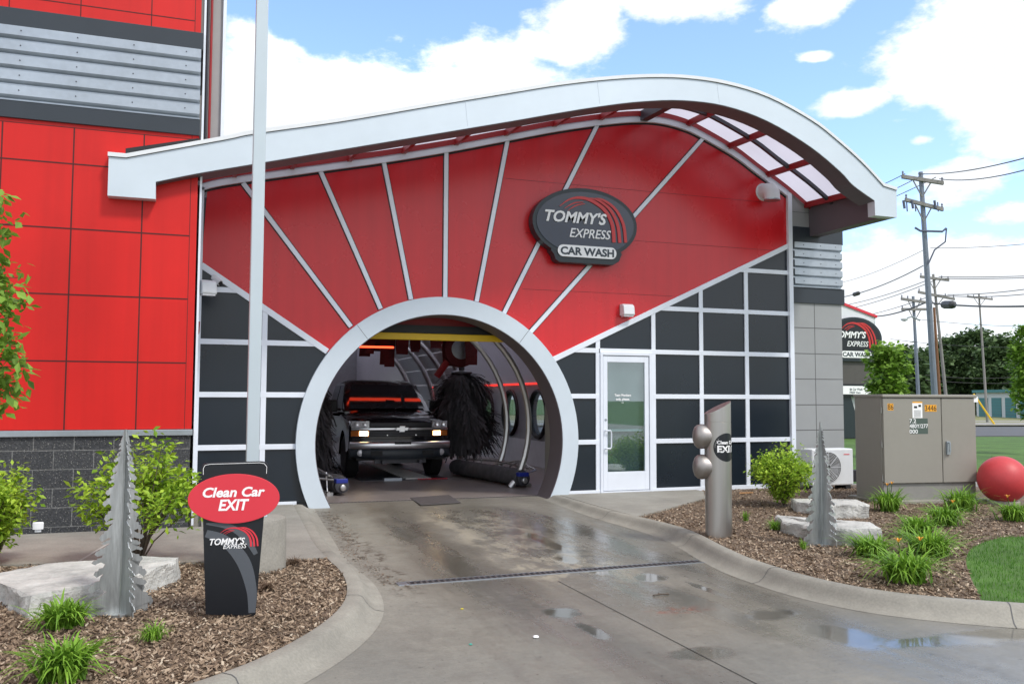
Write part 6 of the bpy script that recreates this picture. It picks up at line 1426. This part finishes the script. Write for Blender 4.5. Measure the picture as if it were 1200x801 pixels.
# pole hardware: cutouts on the lower arm and a small pin bracket
rt2 = Vector((_rt.x, _rt.y, 0)).normalized()
for dx_ in (-24, -15, 9):
    mb = MB(); z_ = z_at(1088, 246, 36)+.3; c = tip1*(z_/H1)+rt2*(dx_/F_PX*36); mb.tube([tuple(c+Vector((-.05, -.2, z_+.3))), tuple(c+Vector((.0, -.2, z_)))], .05, 6); mb.tube([tuple(c+Vector((.1, -.2, z_+.25))), tuple(c+Vector((.12, -.2, z_-.1)))], .025, 6); mb.build('fuse_cutout', 'ceram', P1)
mb = MB(); z_ = z_at(1088, 272, 36)+.3; c = tip1*(z_/H1)
mb.tube([tuple(c-rt2*.5+Vector((0, -.2, z_+.12))), tuple(c-rt2*.3+Vector((0, -.2, z_))), tuple(c+rt2*.5+Vector((0, -.2, z_-.02))), tuple(c+rt2*.65+Vector((0, -.2, z_+.1)))], .04, 6)
mb.tube([tuple(c+rt2*.66+Vector((0, -.2, z_+.1))), tuple(c+rt2*.6+Vector((0, -.2, z_-.4))), tuple(c+rt2*.2+Vector((0, -.2, z_-.7))), tuple(c+Vector((0, -.15, z_-1.2)))], .03, 6); mb.build('pin_bracket', 'ceram', P1)
upole('rusty brown steel pole right behind the tall grey pole', 1103, 39, 360, -5, [], 'rust', .075)
upole('slightly leaning wooden pole with two crossarms right of the tall grey pole', 1112, 56, 321, -13, [(325, 15, 1, .1), (345, 19, 1, .2)])
upole('wooden pole with double crossarm left of the tall grey pole', 1077.5, 52, 347, -4, [(351, 14, 1, .1), (361, 14, 0, 0)], 'polegrey', .11)
P5, H5, tip5 = upole('slim wooden pole in front of the teal storage doors', 1156.5, 76, 344, -5, [(348, 13, 1, .1)])
# guy wire guards on the slim pole
X, Y = dist_pt(1165, 70); b5 = P5.location
mb = MB(); mb.tube([(X, Y, -.25), (X-1.2, Y+.6, 1.9)], .07, 6); tag(mb.build('guy_wire_guard', 'yellow'), 'yellow plastic guard on a guy wire before the storage building', 'guard')
# street light arm
X, Y = dist_pt(1062, 50); t = thing('street_light', 'small street light head on a long thin arm left of the poles', 'street light', (X, Y, -.3)); zz_ = z_at(1062, 373, 50)+.3
d2 = rt2*(17/F_PX*50)
mb = MB(); mb.tube([(0, 0, zz_), (d2.x*.5, d2.y*.5, zz_+.1), (d2.x, d2.y, zz_-.1)], .04, 6); mb.build('arm', 'galv', t)
mb = MB(); mb.lathe([(.03, -.05), (.16, 0), (.2, .08), (.05, .16)], 12, Matrix.Translation((0, 0, zz_-.1))); mb.build('lamp_head', 'white', t)
# wires
def wire(label, a, b, sag, r=.016, boot=None):
    A = Vector((*dist_pt(a[0], a[2]), z_at(a[0], a[1], a[2]))); Bq = Vector((*dist_pt(b[0], b[2]), z_at(b[0], b[1], b[2]))); m = MB()
    m.tube([tuple(A.lerp(Bq, k/16)-Vector((0, 0, sag*4*(k/16)*(1-k/16)))) for k in range(17)], r, 5); o = m.build('power_line', 'wire'); tag(o, label, 'wire', 'overhead wires')
    if boot is not None:
        m = MB(); c = A.lerp(Bq, boot[0]) - Vector((0, 0, sag*4*boot[0]*(1-boot[0]))); d = (Bq-A).normalized(); m.tube([tuple(c-d*boot[1]), tuple(c-d*boot[1]*.8), tuple(c+d*boot[1]*.8), tuple(c+d*boot[1])], [boot[2]*.4, boot[2], boot[2], boot[2]*.4], 8); m.build('splice_case', 'wire', o)
WL = [('top wire from the tall pole rising to the upper right', (1083, 203, 36), (1280, 163, 20), .2, .016), ('second top wire from the tall pole to the right', (1108, 209, 36), (1290, 172, 20), .25, .016), ('wire from the tall pole top passing behind the canopy end', (1067, 203, 36), (980, 232, 52), .2, .016),
      ('wire below the top one passing behind the canopy end', (1090, 203, 36), (980, 240, 52), .3, .016), ('third wire from the tall pole down to the left', (1104, 207, 36), (960, 262, 52), .2, .016), ('thin wire at mid height of the tall pole going right', (1095, 290, 36), (1300, 275, 26), .1, .010),
      ('thin wire at mid height of the tall pole going left', (1092, 290, 36), (960, 335, 58), .3, .010), ('wire with a short black splice left of the tall pole', (1086, 311, 36), (955, 352, 44), .3, .018, (.55, .22, .09)),
      ('thick communication cable with a black splice case', (1096, 355, 36), (1300, 353, 24), .12, .03, (.14, .55, .14)), ('thick cable dropping left behind the pylon sign', (1086, 355, 36), (1010, 370, 50), .2, .03),
      ('upper of the parallel wires from the leaning pole to the right', (1104, 324, 56), (1300, 318, 50), .1, .02), ('lower of the parallel wires from the leaning pole to the right', (1108, 326, 56), (1300, 320, 50), .1, .02), ('wire from the lower crossarm of the leaning pole to the right', (1114, 345, 56), (1300, 322, 40), .2, .02),
      ('wire under that from the leaning pole to the right', (1100, 345, 56), (1300, 330, 40), .3, .02), ('highest wire fanning left from the leaning pole', (1098, 325, 56), (960, 362, 70), .3, .02), ('second wire fanning left from the leaning pole', (1102, 327, 56), (960, 368, 70), .3, .02),
      ('wire from the leaning pole down to the left', (1098, 345, 56), (960, 378, 70), .3, .02), ('low thin wire passing in front of the far trees', (1200, 441, 80), (1085, 439, 80), .2, .02), ('lower thin wire passing in front of the far trees', (1230, 447, 80), (1085, 445, 80), .2, .02),
      ('thin wire from the street light arm to the right', (1080, 374, 50), (1300, 380, 46), .2, .014), ('thin wire at the height of the sign badge going right', (1045, 397, 50), (1300, 402, 50), .3, .012)]
for wv in WL: wire(*wv)
